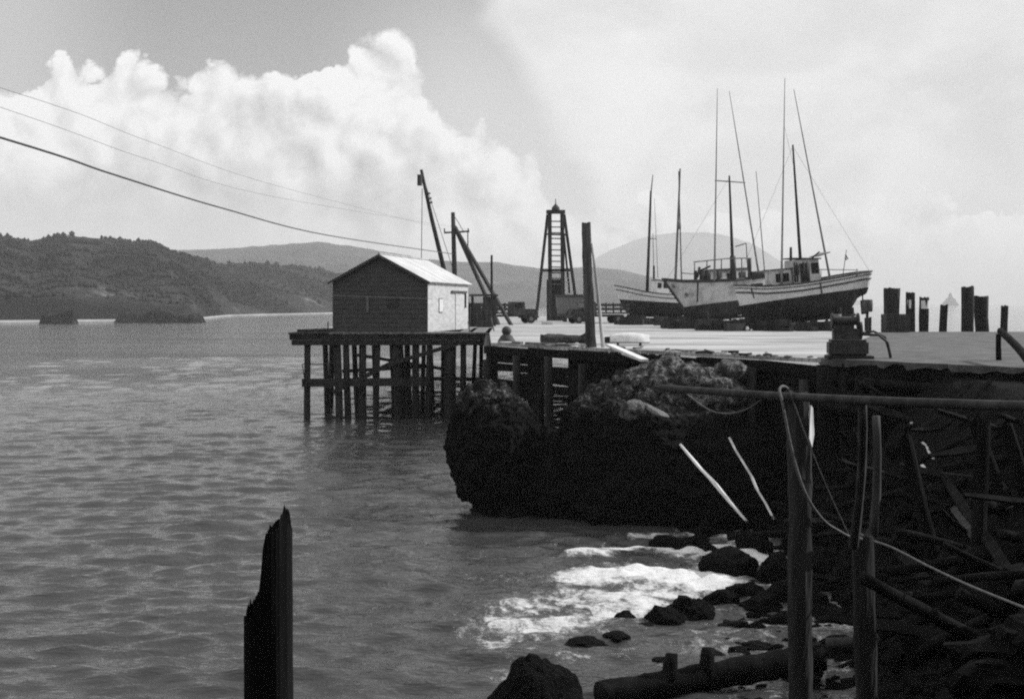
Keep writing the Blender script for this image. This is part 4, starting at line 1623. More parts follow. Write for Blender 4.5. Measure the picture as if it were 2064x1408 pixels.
# ------------------------------------------------------------------ broken pile in the foreground
def broken_pile():
    d = 12.0
    k = d / F
    prof = [(-50, 1252), (-46, 1240), (-40, 1236), (-36, 1205), (-33, 1237), (-26, 1228), (-22, 1198), (-13, 1190), (-8, 1165), (-4, 1120), (-1, 1078), (3, 1062), (6, 1072), (10, 1060),
            (18, 1052), (26, 1047), (30, 1036), (32, 1020), (36, 1032), (41, 1036), (43, 1052), (46, 1062), (50, 1090)]
    r = random.Random(9)
    bm = bmesh.new()
    seg = 160
    R = 48.5
    rings = {}
    base_z = -3.0

    def top(x, y):
        z = H - (float(interp(prof, x)) - HZ) * k
        return z - abs(y) / R * 0.05 + 0.05 * mnoise.noise(Vector((x * 0.35, y * 0.12, 2.0))) + r.uniform(-.016, .016)

    n_r = 16
    outer_lo = []
    lev = 40
    sides = [[] for _ in range(lev + 1)]
    angs = [2 * math.pi * i / seg for i in range(seg)]
    groove = [1 + 0.030 * mnoise.noise(Vector((math.cos(a) * 3, math.sin(a) * 3, 1.0))) + 0.022 * mnoise.noise(Vector((math.cos(a) * 11, math.sin(a) * 11, 4.0))) for a in angs]
    for i, a in enumerate(angs):
        x, y = math.cos(a), math.sin(a)
        tz = top(x * R, y * R)
        for l in range(lev + 1):
            f = l / lev
            z = base_z + (tz - base_z) * f
            rr_ = R * groove[i] * (1.04 - 0.05 * max(0, z) / 6.0 + 0.035 * mnoise.fractal(Vector((x * 1.6, y * 1.6, z * 1.1)), 1.0, 2.0, 4))
            sides[l].append(bm.verts.new((x * rr_ * k, y * rr_ * k, z)))
    for l in range(lev):
        for i in range(seg):
            j = (i + 1) % seg
            bm.faces.new((sides[l][i], sides[l][j], sides[l + 1][j], sides[l + 1][i]))
    prev = sides[lev]
    for q in range(1, n_r):
        rad = 1 - q / n_r
        ring = []
        for i, a in enumerate(angs):
            x, y = math.cos(a) * rad, math.sin(a) * rad
            ring.append(bm.verts.new((x * R * k, y * R * k, top(x * R, y * R) + r.uniform(-.05, .02))))
        for i in range(seg):
            j = (i + 1) % seg
            bm.faces.new((prev[i], prev[j], ring[j], ring[i]))
        prev = ring
    c = bm.verts.new((0, 0, top(0, 0)))
    for i in range(seg):
        bm.faces.new((prev[i], prev[(i + 1) % seg], c))
    bm.faces.new(list(reversed(sides[0])))
    o = obj('broken_pile', bm_mesh('broken_pile', bm), M['black_wood'])
    o.location = ((540.5 - 1032) / F * d, d, 0)
    tag(o, 'black splintered pile stump standing alone in open water', 'pile')


broken_pile()

# ------------------------------------------------------------------ mooring piles along the far edge of the yard
def mooring_pile(px, py, w, label, lean=0.0, band=None, d=86.6, flare=1.0, group=None):
    r = random.Random(px)
    c = W(px, py, d)
    rad = w / F * d / 2
    loc = Vector((c.x - lean * 0.0, d, -3.0))
    o = thing('mooring_pile', label, 'pile', loc, (0, 0, 0), group)
    ht = c.z - loc.z
    b0 = Vector((-lean / F * d * 2.0, 0, 0))
    obj('trunk', ragged_log('trunk', b0, Vector((0, 0, ht)), rad * (0.95 if flare > 1 else 1.05), rad * flare, r, 18, 9, 0.10), M['creosote'], o)
    if band:
        z0, z1 = H - (band[1] - HZ) / F * d - loc.z, H - (band[0] - HZ) / F * d - loc.z
        obj('painted_band', tube_mesh('painted_band', [(0, 0, z0), (0, 0, z1)], rad * 1.035, 18, smooth=False), M['white_paint'], o)
    return o


mooring_pile(1797, 581, 27, 'thick flared mooring pile behind the dark plank crate', flare=1.22)
mooring_pile(1835, 590, 18, 'mooring pile with a broad white painted band below its small dark head', band=(604, 621))
mooring_pile(1863, 600, 19, 'mooring pile with a white painted band just under its flat top', band=(605, 622))
mooring_pile(1903, 615, 15, 'slim leaning mooring pile standing alone', lean=4)
mooring_pile(1950, 578, 25, 'tallest thick straight mooring pile, beside a leaning one')
mooring_pile(1978, 597, 25, 'thick mooring pile leaning against the tallest straight one', lean=-5, flare=1.1, d=87.4)
mooring_pile(2025, 616, 14, 'slim short mooring pile behind the post of the slanting timber', lean=2)
mooring_pile(1750, 640, 14, 'short dark mooring pile below the overhanging stern', d=88.5)

# dark plank crate and a hanging block under the bow
def crate(name, c, s, label, m, rz=0.0, slats=4, group=None):
    o = thing(name, label, 'crate', c, (0, 0, rz), group)
    for k in range(slats):
        h = s[2] / slats
        box_part('slat', (0, -s[1] / 2, (k + .5) * h), (s[0], 0.03, h - 0.02), m, o)
        box_part('slat', (0, s[1] / 2, (k + .5) * h), (s[0], 0.03, h - 0.02), m, o)
        box_part('slat', (-s[0] / 2 + 0.016, 0, (k + .5) * h), (0.03, s[1] - 0.035, h - 0.02), m, o)
        box_part('slat', (s[0] / 2 - 0.016, 0, (k + .5) * h), (0.03, s[1] - 0.035, h - 0.02), m, o)
    box_part('lid', (0, 0, s[2] + 0.015), (s[0], s[1], 0.03), m, o)
    box_part('core', (0, 0, s[2] / 2), (s[0] - 0.07, s[1] - 0.07, s[2] - 0.02), M['creosote'], o)
    return o


cp = on_z(1785, 668, DECK)
crate('plank_crate', Vector((cp.x, 83.5, DECK + 0.01)), (1.55, 1.0, 1.15), 'dark slatted crate in front of the flared mooring pile', M['dark_wood'], 0.1)
cb_ = on_z(1748, 668, DECK)
blk = thing('post_drum', 'dark drum on a post under the overhanging stern of the striped boat', 'drum', Vector(((1748 - 1032) / F * 84.5, 84.5, DECK)))
obj('post', log_mesh('post', (0, 0, 0), (0, 0, 1.35), 0.10, 0.09), M['creosote'], blk)
obj('drum', tube_mesh('drum', [(0, 0, 1.33), (0, 0, 1.40), (0, 0, 2.08), (0, 0, 2.14)], [0.30, 0.35, 0.35, 0.31], 20), M['iron'], blk)

# slanting timber on the yard
prop = thing('propped_timber', 'dark timber slanting down across the gravel yard from a short post', 'timber', Vector((16.0, 42.0, DECK + 0.006)))
obj('beam', log_mesh('beam', P(prop, on_z(2092, 752, DECK + 0.10)), P(prop, W(2016, 667, 42.0)), 0.13, 0.11, n=9), M['black_wood'], prop)
obj('post', log_mesh('post', (0.02, 0.12, 0), (0.0, 0.1, 0.86), 0.09, 0.08), M['black_wood'], prop)

# ------------------------------------------------------------------ tall leaning pile with its sunlit side added as a pale batten
lp_root = thing('leaning_pile', 'tall leaning dark pile with its sunlit side added as a pale batten at the wharf edge', 'pile', on_z(1206, 709, DECK - 0.2))
dl = lp_root.location.y
obj('trunk', ragged_log('trunk', (0, 0, -4.5), W(1181, 449, dl) - lp_root.location, 0.26, 0.19, random.Random(3), 18, 22, 0.08), M['grey_dark'], lp_root)
pb0, pb1 = W(1216, 706, dl - 0.05) - lp_root.location, W(1193, 490, dl - 0.05) - lp_root.location
obj('sunstrip', log_mesh('sunstrip', pb0, pb1, 0.085, 0.06, 8, 6, 0.01), M['pale_wood'], lp_root)  # pale strip added for the sunlit right side of the pile

# ------------------------------------------------------------------ hoist tower
HD = 140.0


def hp(px, py, d=HD):
    return W(px, py, d)


hb = hp(1122, 612 + (H - DECK) / HD * F)
hoist = thing('hoist_tower', 'tall timber hoist tower with ladder rungs and splayed legs', 'hoist', hb)
for pxb, pxt in ((1109, 1108), (1135, 1133)):
    beam_part('mast_post', P(hoist, hp(pxb, 646)), P(hoist, hp(pxt, 424)), 0.42, 0.42, M['dark_wood'], hoist)
for a, b in (((1104, 432), (1080, 645)), ((1137, 432), (1166, 645))):
    beam_part('leg', P(hoist, hp(*a, HD + 0.5)), P(hoist, hp(*b, HD + 1.0)), 0.26, 0.26, M['dark_wood'], hoist)
beam_part('leg', P(hoist, hp(1136, 470, HD + 0.4)), P(hoist, hp(1148, 590, HD + 3.0)), 0.2, 0.2, M['dark_wood'], hoist)
for k in range(13):
    py = 446 + k * 11.5
    beam_part('rung', P(hoist, hp(1111, py, HD + 0.1)), P(hoist, hp(1132, py + .3, HD + 0.1)), 0.10, 0.13, M['grey_wood'] if k % 3 else M['dark_wood'], hoist)
beam_part('cross_beam', P(hoist, hp(1091, 545, HD - 0.1)), P(hoist, hp(1155, 544, HD - 0.1)), 0.22, 0.30, M['dark_wood'], hoist)
beam_part('cross_beam', P(hoist, hp(1100, 472, HD + 0.5)), P(hoist, hp(1140, 473, HD + 0.5)), 0.16, 0.18, M['dark_wood'], hoist)
beam_part('head_beam', P(hoist, hp(1101, 427)), P(hoist, hp(1139, 427)), 0.6, 0.40, M['dark_wood'], hoist)
bm = bmesh.new()
c = P(hoist, hp(1120, 423))
add_tube(bm, [c, c + Vector((0, 0, .28)), c + Vector((0, 0, .55)), c + Vector((0, 0, .68)), c + Vector((0, 0, 1.25))], [0.45, 0.42, 0.16, 0.06, 0.03], 12)
obj('head_sheave', bm_mesh('head_sheave', bm), M['iron'], hoist)
wc = P(hoist, hp(1117, 646))
bm = bmesh.new()
add_box(bm, (wc.x + 0.0, 1.2, 2.25 + wc.z), (1.55, 2.0, 4.5))
obj('winch_cabin', bm_mesh('winch_cabin', bm), M['dark_wood'], hoist)
for k in range(6):
    py = 560 + k * 8
    beam_part('rung', P(hoist, hp(1139, py, HD + 0.3)), P(hoist, hp(1146, py, HD + 0.3)), 0.07, 0.10, M['pale_wood'], hoist)

# round tub by the tower
tb = hp(1158, 612 + (H - DECK) / 133.0 * F, 133.0)
tub = thing('wooden_tub', 'large round staved tub with dark rim beside the hoist tower', 'tub', tb)
R0 = 1.95
for k in range(30):
    a0, a1 = 2 * math.pi * k / 30, 2 * math.pi * (k + 0.94) / 30
    b1 = bmesh.new()
    ring = []
    for z, rr_ in ((0.55, 1.60), (0.9, 1.78), (1.8, 1.93), (2.75, 1.95)):
        ring.append([b1.verts.new((math.cos(a) * q, math.sin(a) * q, z)) for a, q in ((a0, rr_), (a1, rr_), (a1, rr_ - 0.09), (a0, rr_ - 0.09))])
    for i in range(3):
        for j in range(4):
            b1.faces.new((ring[i][j], ring[i][(j + 1) % 4], ring[i + 1][(j + 1) % 4], ring[i + 1][j]))
    b1.faces.new(list(reversed(ring[0])))
    b1.faces.new(ring[-1])
    obj('stave', bm_mesh('stave', b1), M['mid_paint'], tub)
for z, q in ((2.68, 2.02), (0.75, 1.74)):
    bm = bmesh.new()
    add_tube(bm, [(0, 0, z - 0.13), (0, 0, z + 0.13)], q, 32)
    obj('hoop', bm_mesh('hoop', bm), M['iron'], tub)
obj('floor', tube_mesh('floor', [(0, 0, 0.50), (0, 0, 0.62)], 1.62, 24), M['creosote'], tub)
for sx in (-1, 1):
    beam_part('skid', (sx * 1.0, -1.8, 0.24), (sx * 1.0, 1.8, 0.24), 0.32, 0.48, M['creosote'], tub)
# block of pale wood and dark blocks by the tower
for px, py, s, lab, m_ in ((1103, 654, (1.0, .7, .28), 'short pale plank lying before the hoist tower', 'pale_wood'),):
    p = on_z(px, py, DECK)
    b1 = bmesh.new()
    add_box(b1, (0, 0, 0.14), s)
    o = obj('plank_offcut', bm_mesh('plank_offcut', b1), M[m_])
    o.location = p
    tag(o, lab, 'plank')

# ------------------------------------------------------------------ stiff-leg derrick behind the shed
DD = 116.0
db = W(918, 612 + (H - DECK) / DD * F, DD)
der = thing('derrick', 'stiff-leg timber derrick with raised boom standing behind the shed', 'derrick', db)
obj('mast', tube_mesh('mast', [P(der, W(918, 653, DD)), P(der, W(916, 540, DD)), P(der, W(913, 428, DD))], [0.24, 0.23, 0.18], 12), M['dark_wood'], der)
obj('boom', tube_mesh('boom', [P(der, W(920, 640, DD - 1)), P(der, W(893, 535, DD - 2)), P(der, W(870, 440, DD - 3)), P(der, W(849, 342, DD - 4))], [0.20, 0.21, 0.18, 0.13], 12), M['dark_wood'], der)
for e in ((985, 610, DD - 2.5), (1031, 656, DD - 4)):
    a = P(der, W(916, 456, DD))
    b = P(der, W(*e))
    if e[0] == 985:
        b = a + (b - a) * ((a.z) / max(0.1, a.z - b.z))
        b.z = max(b.z, 0.02)
    beam_part('stiff_leg', a, b, 0.26, 0.26, M['dark_wood'], der)
beam_part('crossarm', P(der, W(895, 469, DD)), P(der, W(946, 466, DD)), 0.14, 0.16, M['dark_wood'], der)
for px in (896, 944):
    obj('insulator', tube_mesh('insulator', [P(der, W(px, 467, DD)), P(der, W(px, 460, DD))], 0.06, 6), M['mid_paint'], der)
obj('hanger', tube_mesh('hanger', [P(der, W(943, 467, DD)), P(der, W(943, 497, DD))], 0.05, 6), M['dark_wood'], der)
obj('topping_line', tube_mesh('topping_line', [P(der, W(851, 350, DD - 4)), P(der, W(880, 440, DD - 2)), P(der, W(914, 545, DD))], 0.028, 5), M['wire'], der)
obj('topping_line', tube_mesh('topping_line', [P(der, W(913, 432, DD)), P(der, W(922, 445, DD)), P(der, W(934, 466, DD))], 0.03, 5), M['wire'], der)
obj('fall_line', tube_mesh('fall_line', [P(der, W(851, 380, DD - 4)), P(der, W(850, 470, DD - 4)), P(der, W(849, 560, DD - 4))], 0.035, 5), M['wire'], der)
bm = bmesh.new()
add_tube(bm, [P(der, W(846, 352, DD - 4.2)), P(der, W(846, 374, DD - 4.2))], 0.22, 10)
obj('block', bm_mesh('block', bm), M['iron'], der)
for py in (392, 402, 410):
    obj('boom_band', tube_mesh('boom_band', [P(der, W(849 + (py - 342) * .23 - 2.5, py, DD - 3.6)), P(der, W(849 + (py - 342) * .23 + 7, py - 3, DD - 3.6))], 0.09, 6), M['iron'], der)

# slim pole by the derrick legs
o = obj('pole', log_mesh('pole', W(993, 655, 110), W(991, 514, 110), 0.12, 0.10), M['dark_wood'])
tag(o, 'slim dark upright pole beside the derrick legs', 'pole')

# winch house, crates and trucks around the derrick
wh_ = thing('winch_house', 'dark open-sided winch house at the foot of the derrick legs', 'hut', Vector(((975 - 1032) / F * 108, 108, DECK)))
for sx in (-1, 1):
    for sy in (-1, 1):
        beam_part('post', (sx * 0.95, sy * 0.9, 0), (sx * 0.95, sy * 0.9, 2.5), 0.16, 0.16, M['dark_wood'], wh_)
box_part('roof', (0, 0, 2.58), (2.4, 2.3, 0.16), M['dark_wood'], wh_)
box_part('wall', (0.45, -0.9, 1.25), (1.0, 0.06, 2.4), M['dark_wood'], wh_)
box_part('wall', (-0.5, -0.9, 0.45), (0.85, 0.06, 0.9), M['dark_wood'], wh_)
obj('winch_drum', tube_mesh('winch_drum', [(-0.7, 0, 0.9), (0.7, 0, 0.9)], 0.42, 16), M['iron'], wh_)
for k, (px, d, s, lab) in enumerate(((930, 103, (1.5, 1.2, 1.6), 'tall dark slatted crate next to the white shed wall'),
                                     (953, 104, (1.3, 1.2, 1.9), 'tallest dark slatted crate between the shed and the winch house'),
                                     (977, 101, (1.2, 1.0, 1.3), 'low dark slatted crate in front of the winch house'),
                                     (905, 100.5, (0.5, 0.9, 1.1), 'narrow dark slatted crate against the white shed wall'))):
    crate('fish_crate', Vector(((px - 1032) / F * d, d, DECK + 0.005)), s, lab, M['dark_wood'], 0.1 * (k % 3))


def truck(loc, rz, label, m, sc=1.0):
    t = thing('flatbed_truck', label, 'truck', loc, (0, 0, rz))
    t.scale = (sc, sc, sc)
    bm = bmesh.new()
    add_box(bm, (1.15, 0, 1.42), (1.25, 1.7, 1.25), None, 0.9)
    cabm = bm_mesh('cab', bm)
    cab = obj('cab', cabm, m, t)
    for sy in (-1, 1):
        box_part('side_window', (1.1, sy * 0.815, 1.72), (0.7, 0.03, 0.42), M['glass'], cab)
    box_part('windscreen', (1.745, 0, 1.72), (0.03, 1.25, 0.42), M['glass'], cab)
    bm = bmesh.new()
    add_box(bm, (2.35, 0, 1.05), (1.25, 1.05, 0.65), None, 0.9)
    obj('bonnet', bm_mesh('bonnet', bm), m, t)
    for sy in (-1, 1):
        bm = bmesh.new()
        pts = [(2.35 + 0.6 * math.cos(a), sy * 0.72, 0.5 + 0.55 * math.sin(a)) for a in [math.pi * i / 8 for i in range(9)]]
        for i in range(8):
            add_beam(bm, pts[i], pts[i + 1], 0.36, 0.05, Vector((0, 1, 0)))
        obj('mudguard', bm_mesh('mudguard', bm), m, t)
        obj('headlight', tube_mesh('headlight', [(2.9, sy * 0.6, 1.1), (3.05, sy * 0.6, 1.1)], [0.09, 0.14], 12), M['iron'], t)
    box_part('bed', (-1.2, 0, 0.98), (3.4, 1.95, 0.14), M['dark_wood'], t)
    for k in range(5):
        for sy in (-1, 1):
            box_part('stake', (-2.75 + k * 0.78, sy * 0.94, 1.5), (0.08, 0.06, 0.9), M['dark_wood'], t)
    for sy in (-1, 1):
        for zz in (1.35, 1.75):
            box_part('side_board', (-1.2, sy * 0.985, zz), (3.3, 0.03, 0.24), M['dark_wood'], t)
    box_part('chassis', (0.2, 0, 0.72), (5.4, 0.8, 0.2), M['iron'], t)
    box_part('bumper', (3.1, 0, 0.62), (0.1, 1.7, 0.16), M['iron'], t)
    for x_ in (2.35, -1.7):
        for sy in (-1, 1):
            w_ = obj('wheel', tube_mesh('wheel', [(x_, sy * 0.62, 0.42), (x_, sy * 0.86, 0.42)], 0.42, 20, smooth=False), M['rubber'], t)
            obj('rim', tube_mesh('rim', [(x_, sy * 0.85, 0.42), (x_, sy * 0.89, 0.42)], 0.2, 14, smooth=False), M['mid_paint'], w_)
    return t


truck(Vector(((1018 - 1032) / F * 122, 122, DECK)), math.radians(20), 'dark flatbed truck parked beyond the winch house and derrick', M['dark_paint'])
truck(Vector(((1206 - 1032) / F * 122, 122, DECK)), math.radians(200), 'dark stake truck parked beside the low boat with the pointed bow', M['dark_paint'])
# thin stakes on the platform edge
for k, (a, b, d) in enumerate((((943, 648), (950, 682), 86.0), ((990, 640), (996, 668), 87.0), ((908, 637), (909, 660), 92.0))):
    o = obj('stake', tube_mesh('stake', [W(*b, d), W(*a, d)], 0.045, 6), M['grey_wood'])
    tag(o, ('thin pale stake leaning at the platform edge', 'thin pale stake standing at the corner of wharf and platform', 'thin dark stake beside the narrow crate')[k], 'stake')

# mooring bollard at the wharf corner
bp = on_z(1021, 690, DECK)
bol = thing('bollard', 'dark round-headed mooring bollard on the wharf corner', 'bollard', bp)
obj('shaft', tube_mesh('shaft', [(0, 0, 0), (0, 0, 0.12), (0, 0, 0.28), (0, 0, 0.42)], [0.42, 0.40, 0.30, 0.16], 18), M['iron'], bol)
bm = bmesh.new()
bmesh.ops.create_uvsphere(bm, u_segments=18, v_segments=10, radius=0.24)
for v in bm.verts:
    v.co = Vector((v.co.x, v.co.y, v.co.z * 0.95 + 0.56))
obj('head', bm_mesh('head', bm, True), M['iron'], bol)

# bark log, dark bundle and upturned skiff on the deck
lg = thing('bark_log', 'long rough dark log lying on the wharf deck before the tub', 'log', on_z(1140, 692, DECK))
obj('trunk', log_mesh('trunk', (-1.15, 0.0, 0.22), (1.15, 0.5, 0.20), 0.23, 0.18, 14, 16, 0.01, 0.22), M['bark'], lg)
obj('stub', log_mesh('stub', (0.8, 0.3, 0.3), (1.0, 0.2, 0.50), 0.09, 0.06, 8, 4, 0, 0.2), M['bark'], lg)

sk = thing('skiff', 'white upturned skiff lying on the wharf deck near the leaning pile', 'boat', on_z(1268, 696, DECK), (0, 0, math.radians(-4)))
bm = bmesh.new()
n, m_ = 18, 11
G = []
for i in range(n):
    s = i / (n - 1)
    x = -0.85 + 1.75 * s
    b = 0.42 * max(0.02, smooth_curve(((0, .62), (.3, .98), (.6, 1.0), (.85, .72), (1, .10)), s))
    hgt = 0.34 + 0.10 * math.sin(s * math.pi)
    G.append([bm.verts.new((x, -b * math.cos(math.pi * j / (m_ - 1)), 0.13 + hgt * math.sin(math.pi * j / (m_ - 1)) ** 0.7)) for j in range(m_)])
for i in range(n - 1):
    for j in range(m_ - 1):
        bm.faces.new((G[i][j], G[i + 1][j], G[i + 1][j + 1], G[i][j + 1]))
bm.faces.new(G[0])
bm.faces.new(list(reversed(G[-1])))
obj('hull', bm_mesh('hull', bm, True), M['canvas'], sk)
for side in (0, m_ - 1):
    obj('gunwale', tube_mesh('gunwale', [G_ for G_ in [Vector((-0.85 + 1.75 * i / 17, (-1 if side == 0 else 1) * 0.42 * max(0.02, smooth_curve(((0, .62), (.3, .98), (.6, 1.0), (.85, .72), (1, .10)), i / 17)), 0.14)) for i in range(18)]], 0.03, 6), M['mid_paint'], sk)
for x_ in (-0.5, 0.5):
    beam_part('chock', (x_, -0.45, 0.05), (x_, 0.45, 0.05), 0.1, 0.1, M['dark_wood'], sk)
o = obj('rope_coil', None or bm_mesh('rope_coil', (lambda b: (add_tube(b, [(0.16 * math.cos(t * .6) * (1 + .1 * (t % 7)), 0.16 * math.sin(t * .6) * (1 + .1 * (t % 7)), 0.03 + 0.0045 * t) for t in range(64)], 0.03, 6), b)[1])(bmesh.new())), M['dark_wood'])
o.location = on_z(1228, 692, DECK)
tag(o, 'dark coil of rope beside the upturned skiff', 'rope')
# pale board skid leaning down from the edge
skid = thing('board_skid', 'white board propped down from the wharf edge onto the rubble', 'board', W(1262, 712, 49.0))
for k in range(2):
    a, b = W(1228, 695 + k * 5, 50.6 - 0.05 * k), W(1300, 726 + k * 0.0, 47.4 - 0.05 * k)
    beam_part('board', P(skid, a.lerp(b, 0.0 if k == 0 else 0.45)), P(skid, b), 0.30, 0.09, M['canvas'], skid)

# ------------------------------------------------------------------ winch engine near the yard edge
en = thing('winch_engine', 'dark engine-driven winch on a square base at the gravel yard edge', 'winch', Vector(((1708 - 1032) / F * 43.4, 43.4, DECK + 0.006)), (0, 0, math.radians(-6)))
box_part('skid', (0.05, 0, 0.05), (1.52, 0.9, 0.10), M['creosote'], en)
bm = bmesh.new()
add_box(bm, (0, 0, 0.36), (1.30, 0.8, 0.52))
bmesh.ops.bevel(bm, geom=bm.edges[:], offset=0.07, segments=3, affect='EDGES')
hs = obj('housing', bm_mesh('housing', bm), M['dark_paint'], en)
box_part('top_plate', (0, 0, 0.635), (1.16, 0.7, 0.025), M['mid_paint'], hs)
bm = bmesh.new()
add_box(bm, (-0.05, 0, 0.83), (0.86, 0.5, 0.38))
add_box(bm, (-0.1, 0, 1.07), (0.6, 0.38, 0.14))
obj('engine_block', bm_mesh('engine_block', bm), M['iron'], en)
for k in range(3):
    obj('cylinder', tube_mesh('cylinder', [(-0.32 + k * 0.22, 0, 1.1), (-0.32 + k * 0.22, 0, 1.3)], 0.08, 10), M['iron'], en)
obj('flywheel', tube_mesh('flywheel', [(0.40, 0, 0.95), (0.47, 0, 0.95)], 0.30, 22, smooth=False), M['iron'], en)
obj('drum', tube_mesh('drum', [(-0.55, -0.1, 1.28), (-0.50, -0.1, 1.28), (-0.495, -0.1, 1.28), (0.30, -0.1, 1.28), (0.305, -0.1, 1.28), (0.36, -0.1, 1.28)], [0.27, 0.27, 0.15, 0.15, 0.27, 0.27], 18, smooth=False), M['iron'], en)
obj('exhaust_pipe', tube_mesh('exhaust_pipe', [(0.15, 0.15, 1.1), (0.15, 0.15, 1.42), (0.3, 0.15, 1.5)], 0.045, 8), M['iron'], en)
obj('fuel_can', tube_mesh('fuel_can', [(-0.30, 0.2, 1.1), (-0.30, 0.2, 1.5)], 0.13, 14), M['mid_paint'], en)
obj('shaft', tube_mesh('shaft', [(0.45, 0, 0.82), (1.05, 0.1, 0.80), (1.35, 0.1, 0.55), (1.45, 0.1, 0.02)], 0.05, 8), M['iron'], en)
obj('hose', tube_mesh('hose', [(0.5, 0.1, 0.85), (0.9, 0.2, 0.92), (1.3, 0.3, 0.72), (1.5, 0.35, 0.02)], 0.04, 8), M['rubber'], en)

# ------------------------------------------------------------------ the wrecked old wharf on the bank
def hit_ground(px, py, d0=9.0, d1=60.0):
    d = np.arange(d0, d1, 0.12)
    gz = np.maximum(0.0, ground_z((px - 1032) / F * d, d))
    z = H - (py - HZ) / F * d
    k = np.nonzero(z <= gz)[0]
    return W(px, py, d[k[0]] if len(k) else d1)


# tall pile carrying the long pole
tp = thing('pile', 'tall dark pile carrying the long pole, with a pale split near its head', 'pile', Vector((W(1610, 1000, 19.83).x, 19.83, -2.0)))
obj('trunk', ragged_log('trunk', (0, 0, 0), (0.0, 0, H - (792 - HZ) / F * 19.83 + 2.0), 0.20, 0.17, random.Random(6), 28, 44, 0.12), M['creosote'], tp)
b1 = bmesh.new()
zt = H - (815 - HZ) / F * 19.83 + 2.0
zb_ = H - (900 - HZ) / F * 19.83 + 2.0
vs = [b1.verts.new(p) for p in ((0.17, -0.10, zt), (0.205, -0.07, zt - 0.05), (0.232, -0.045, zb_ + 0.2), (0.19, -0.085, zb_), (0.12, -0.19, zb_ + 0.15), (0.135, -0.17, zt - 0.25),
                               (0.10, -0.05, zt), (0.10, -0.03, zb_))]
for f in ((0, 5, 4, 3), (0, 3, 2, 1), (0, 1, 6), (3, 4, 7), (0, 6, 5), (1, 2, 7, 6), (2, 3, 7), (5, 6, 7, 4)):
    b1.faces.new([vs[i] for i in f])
sp_ = obj('split', bm_mesh('split', b1), M['canvas'], tp)  # pale colour also carries the sun on this side of the pile
sp_['label'] = 'pale split wood, sunlight put into its colour'

pole_a, pole_b = W(1330, 781, 24.0), W(2330, 826, 13.0)
o = obj('long_pole', tube_mesh('long_pole', [pole_a.lerp(pole_b, i / 9) + Vector((0, 0, -0.05 * math.sin(i / 9 * math.pi))) for i in range(10)], [0.062] * 10, 12), M['dark_wood'])
tag(o, 'long slender grey pole lying level across the pile heads', 'pole')
M_pole = M['grey_wood']
# a second pile head off to the side carries its near end
e2 = pole_a.lerp(pole_b, 0.93)
o = obj('pile', ragged_log('pile', (e2.x + 0.1, e2.y + 0.22, 0.5), (e2.x + 0.1, e2.y + 0.22, e2.z + 0.05), 0.17, 0.15, random.Random(8), 16, 8, 0.05), M['black_wood'])
tag(o, 'dark pile under the near end of the long pole', 'pile')

# stump the ropes are made fast to
stp = W(1738, 1078, 20.6)
stump = obj('pile_stump', ragged_log('pile_stump', (stp.x + 0.12, 20.6, -1.0), (stp.x, 20.6, stp.z), 0.19, 0.165, random.Random(15), 26, 26, 0.16), M['creosote'])
tag(stump, 'short broken pile stump with ropes made fast to its head', 'pile')


def rope(name, pxs, rad, label, m='rope', closed=False):
    pts = [W(*p) for p in pxs]
    # smooth through the given points
    out = []
    n = len(pts)
    for i in range(n - 1):
        p0, p1, p2, p3 = pts[max(i - 1, 0)], pts[i], pts[i + 1], pts[min(i + 2, n - 1)]
        for k in range(6):
            t = k / 6
            out.append(0.5 * (2 * p1 + (p2 - p0) * t + (2 * p0 - 5 * p1 + 4 * p2 - p3) * t * t + (3 * p1 - p0 - 3 * p2 + p3) * t ** 3))
    out.append(pts[-1])
    o = obj(name, tube_mesh(name, out, rad, 7), M[m])
    tag(o, label, 'rope')
    return o


rope('rope', [(1588, 800, 19.98), (1588, 784, 19.93), (1578, 778, 19.72), (1571, 786, 19.60), (1577, 812, 19.50), (1590, 880, 19.48), (1606, 945, 19.48), (1628, 1003, 19.52), (1660, 1048, 19.8), (1692, 1070, 20.2), (1716, 1082, 20.38), (1738, 1086, 20.40)], 0.022,
     'slack pale rope hanging from the long pole to the broken stump')
rope('rope', [(1592, 788, 19.45), (1625, 880, 19.5), (1668, 985, 19.9), (1712, 1080, 20.38)], 0.010, 'thin taut line from the long pole to the broken stump')
rope('rope', [(1760, 1090, 20.45), (1800, 1104, 20.0), (1870, 1140, 19.2), (1960, 1182, 18.2), (2080, 1230, 17.0)], 0.018, 'pale rope running from the stump away up the bank')
rope('rope', [(1545, 796, 20.3), (1510, 822, 21.0), (1470, 833, 21.8), (1430, 826, 22.6), (1385, 795, 23.2)], 0.014, 'thin slack line looped beneath the long pole')


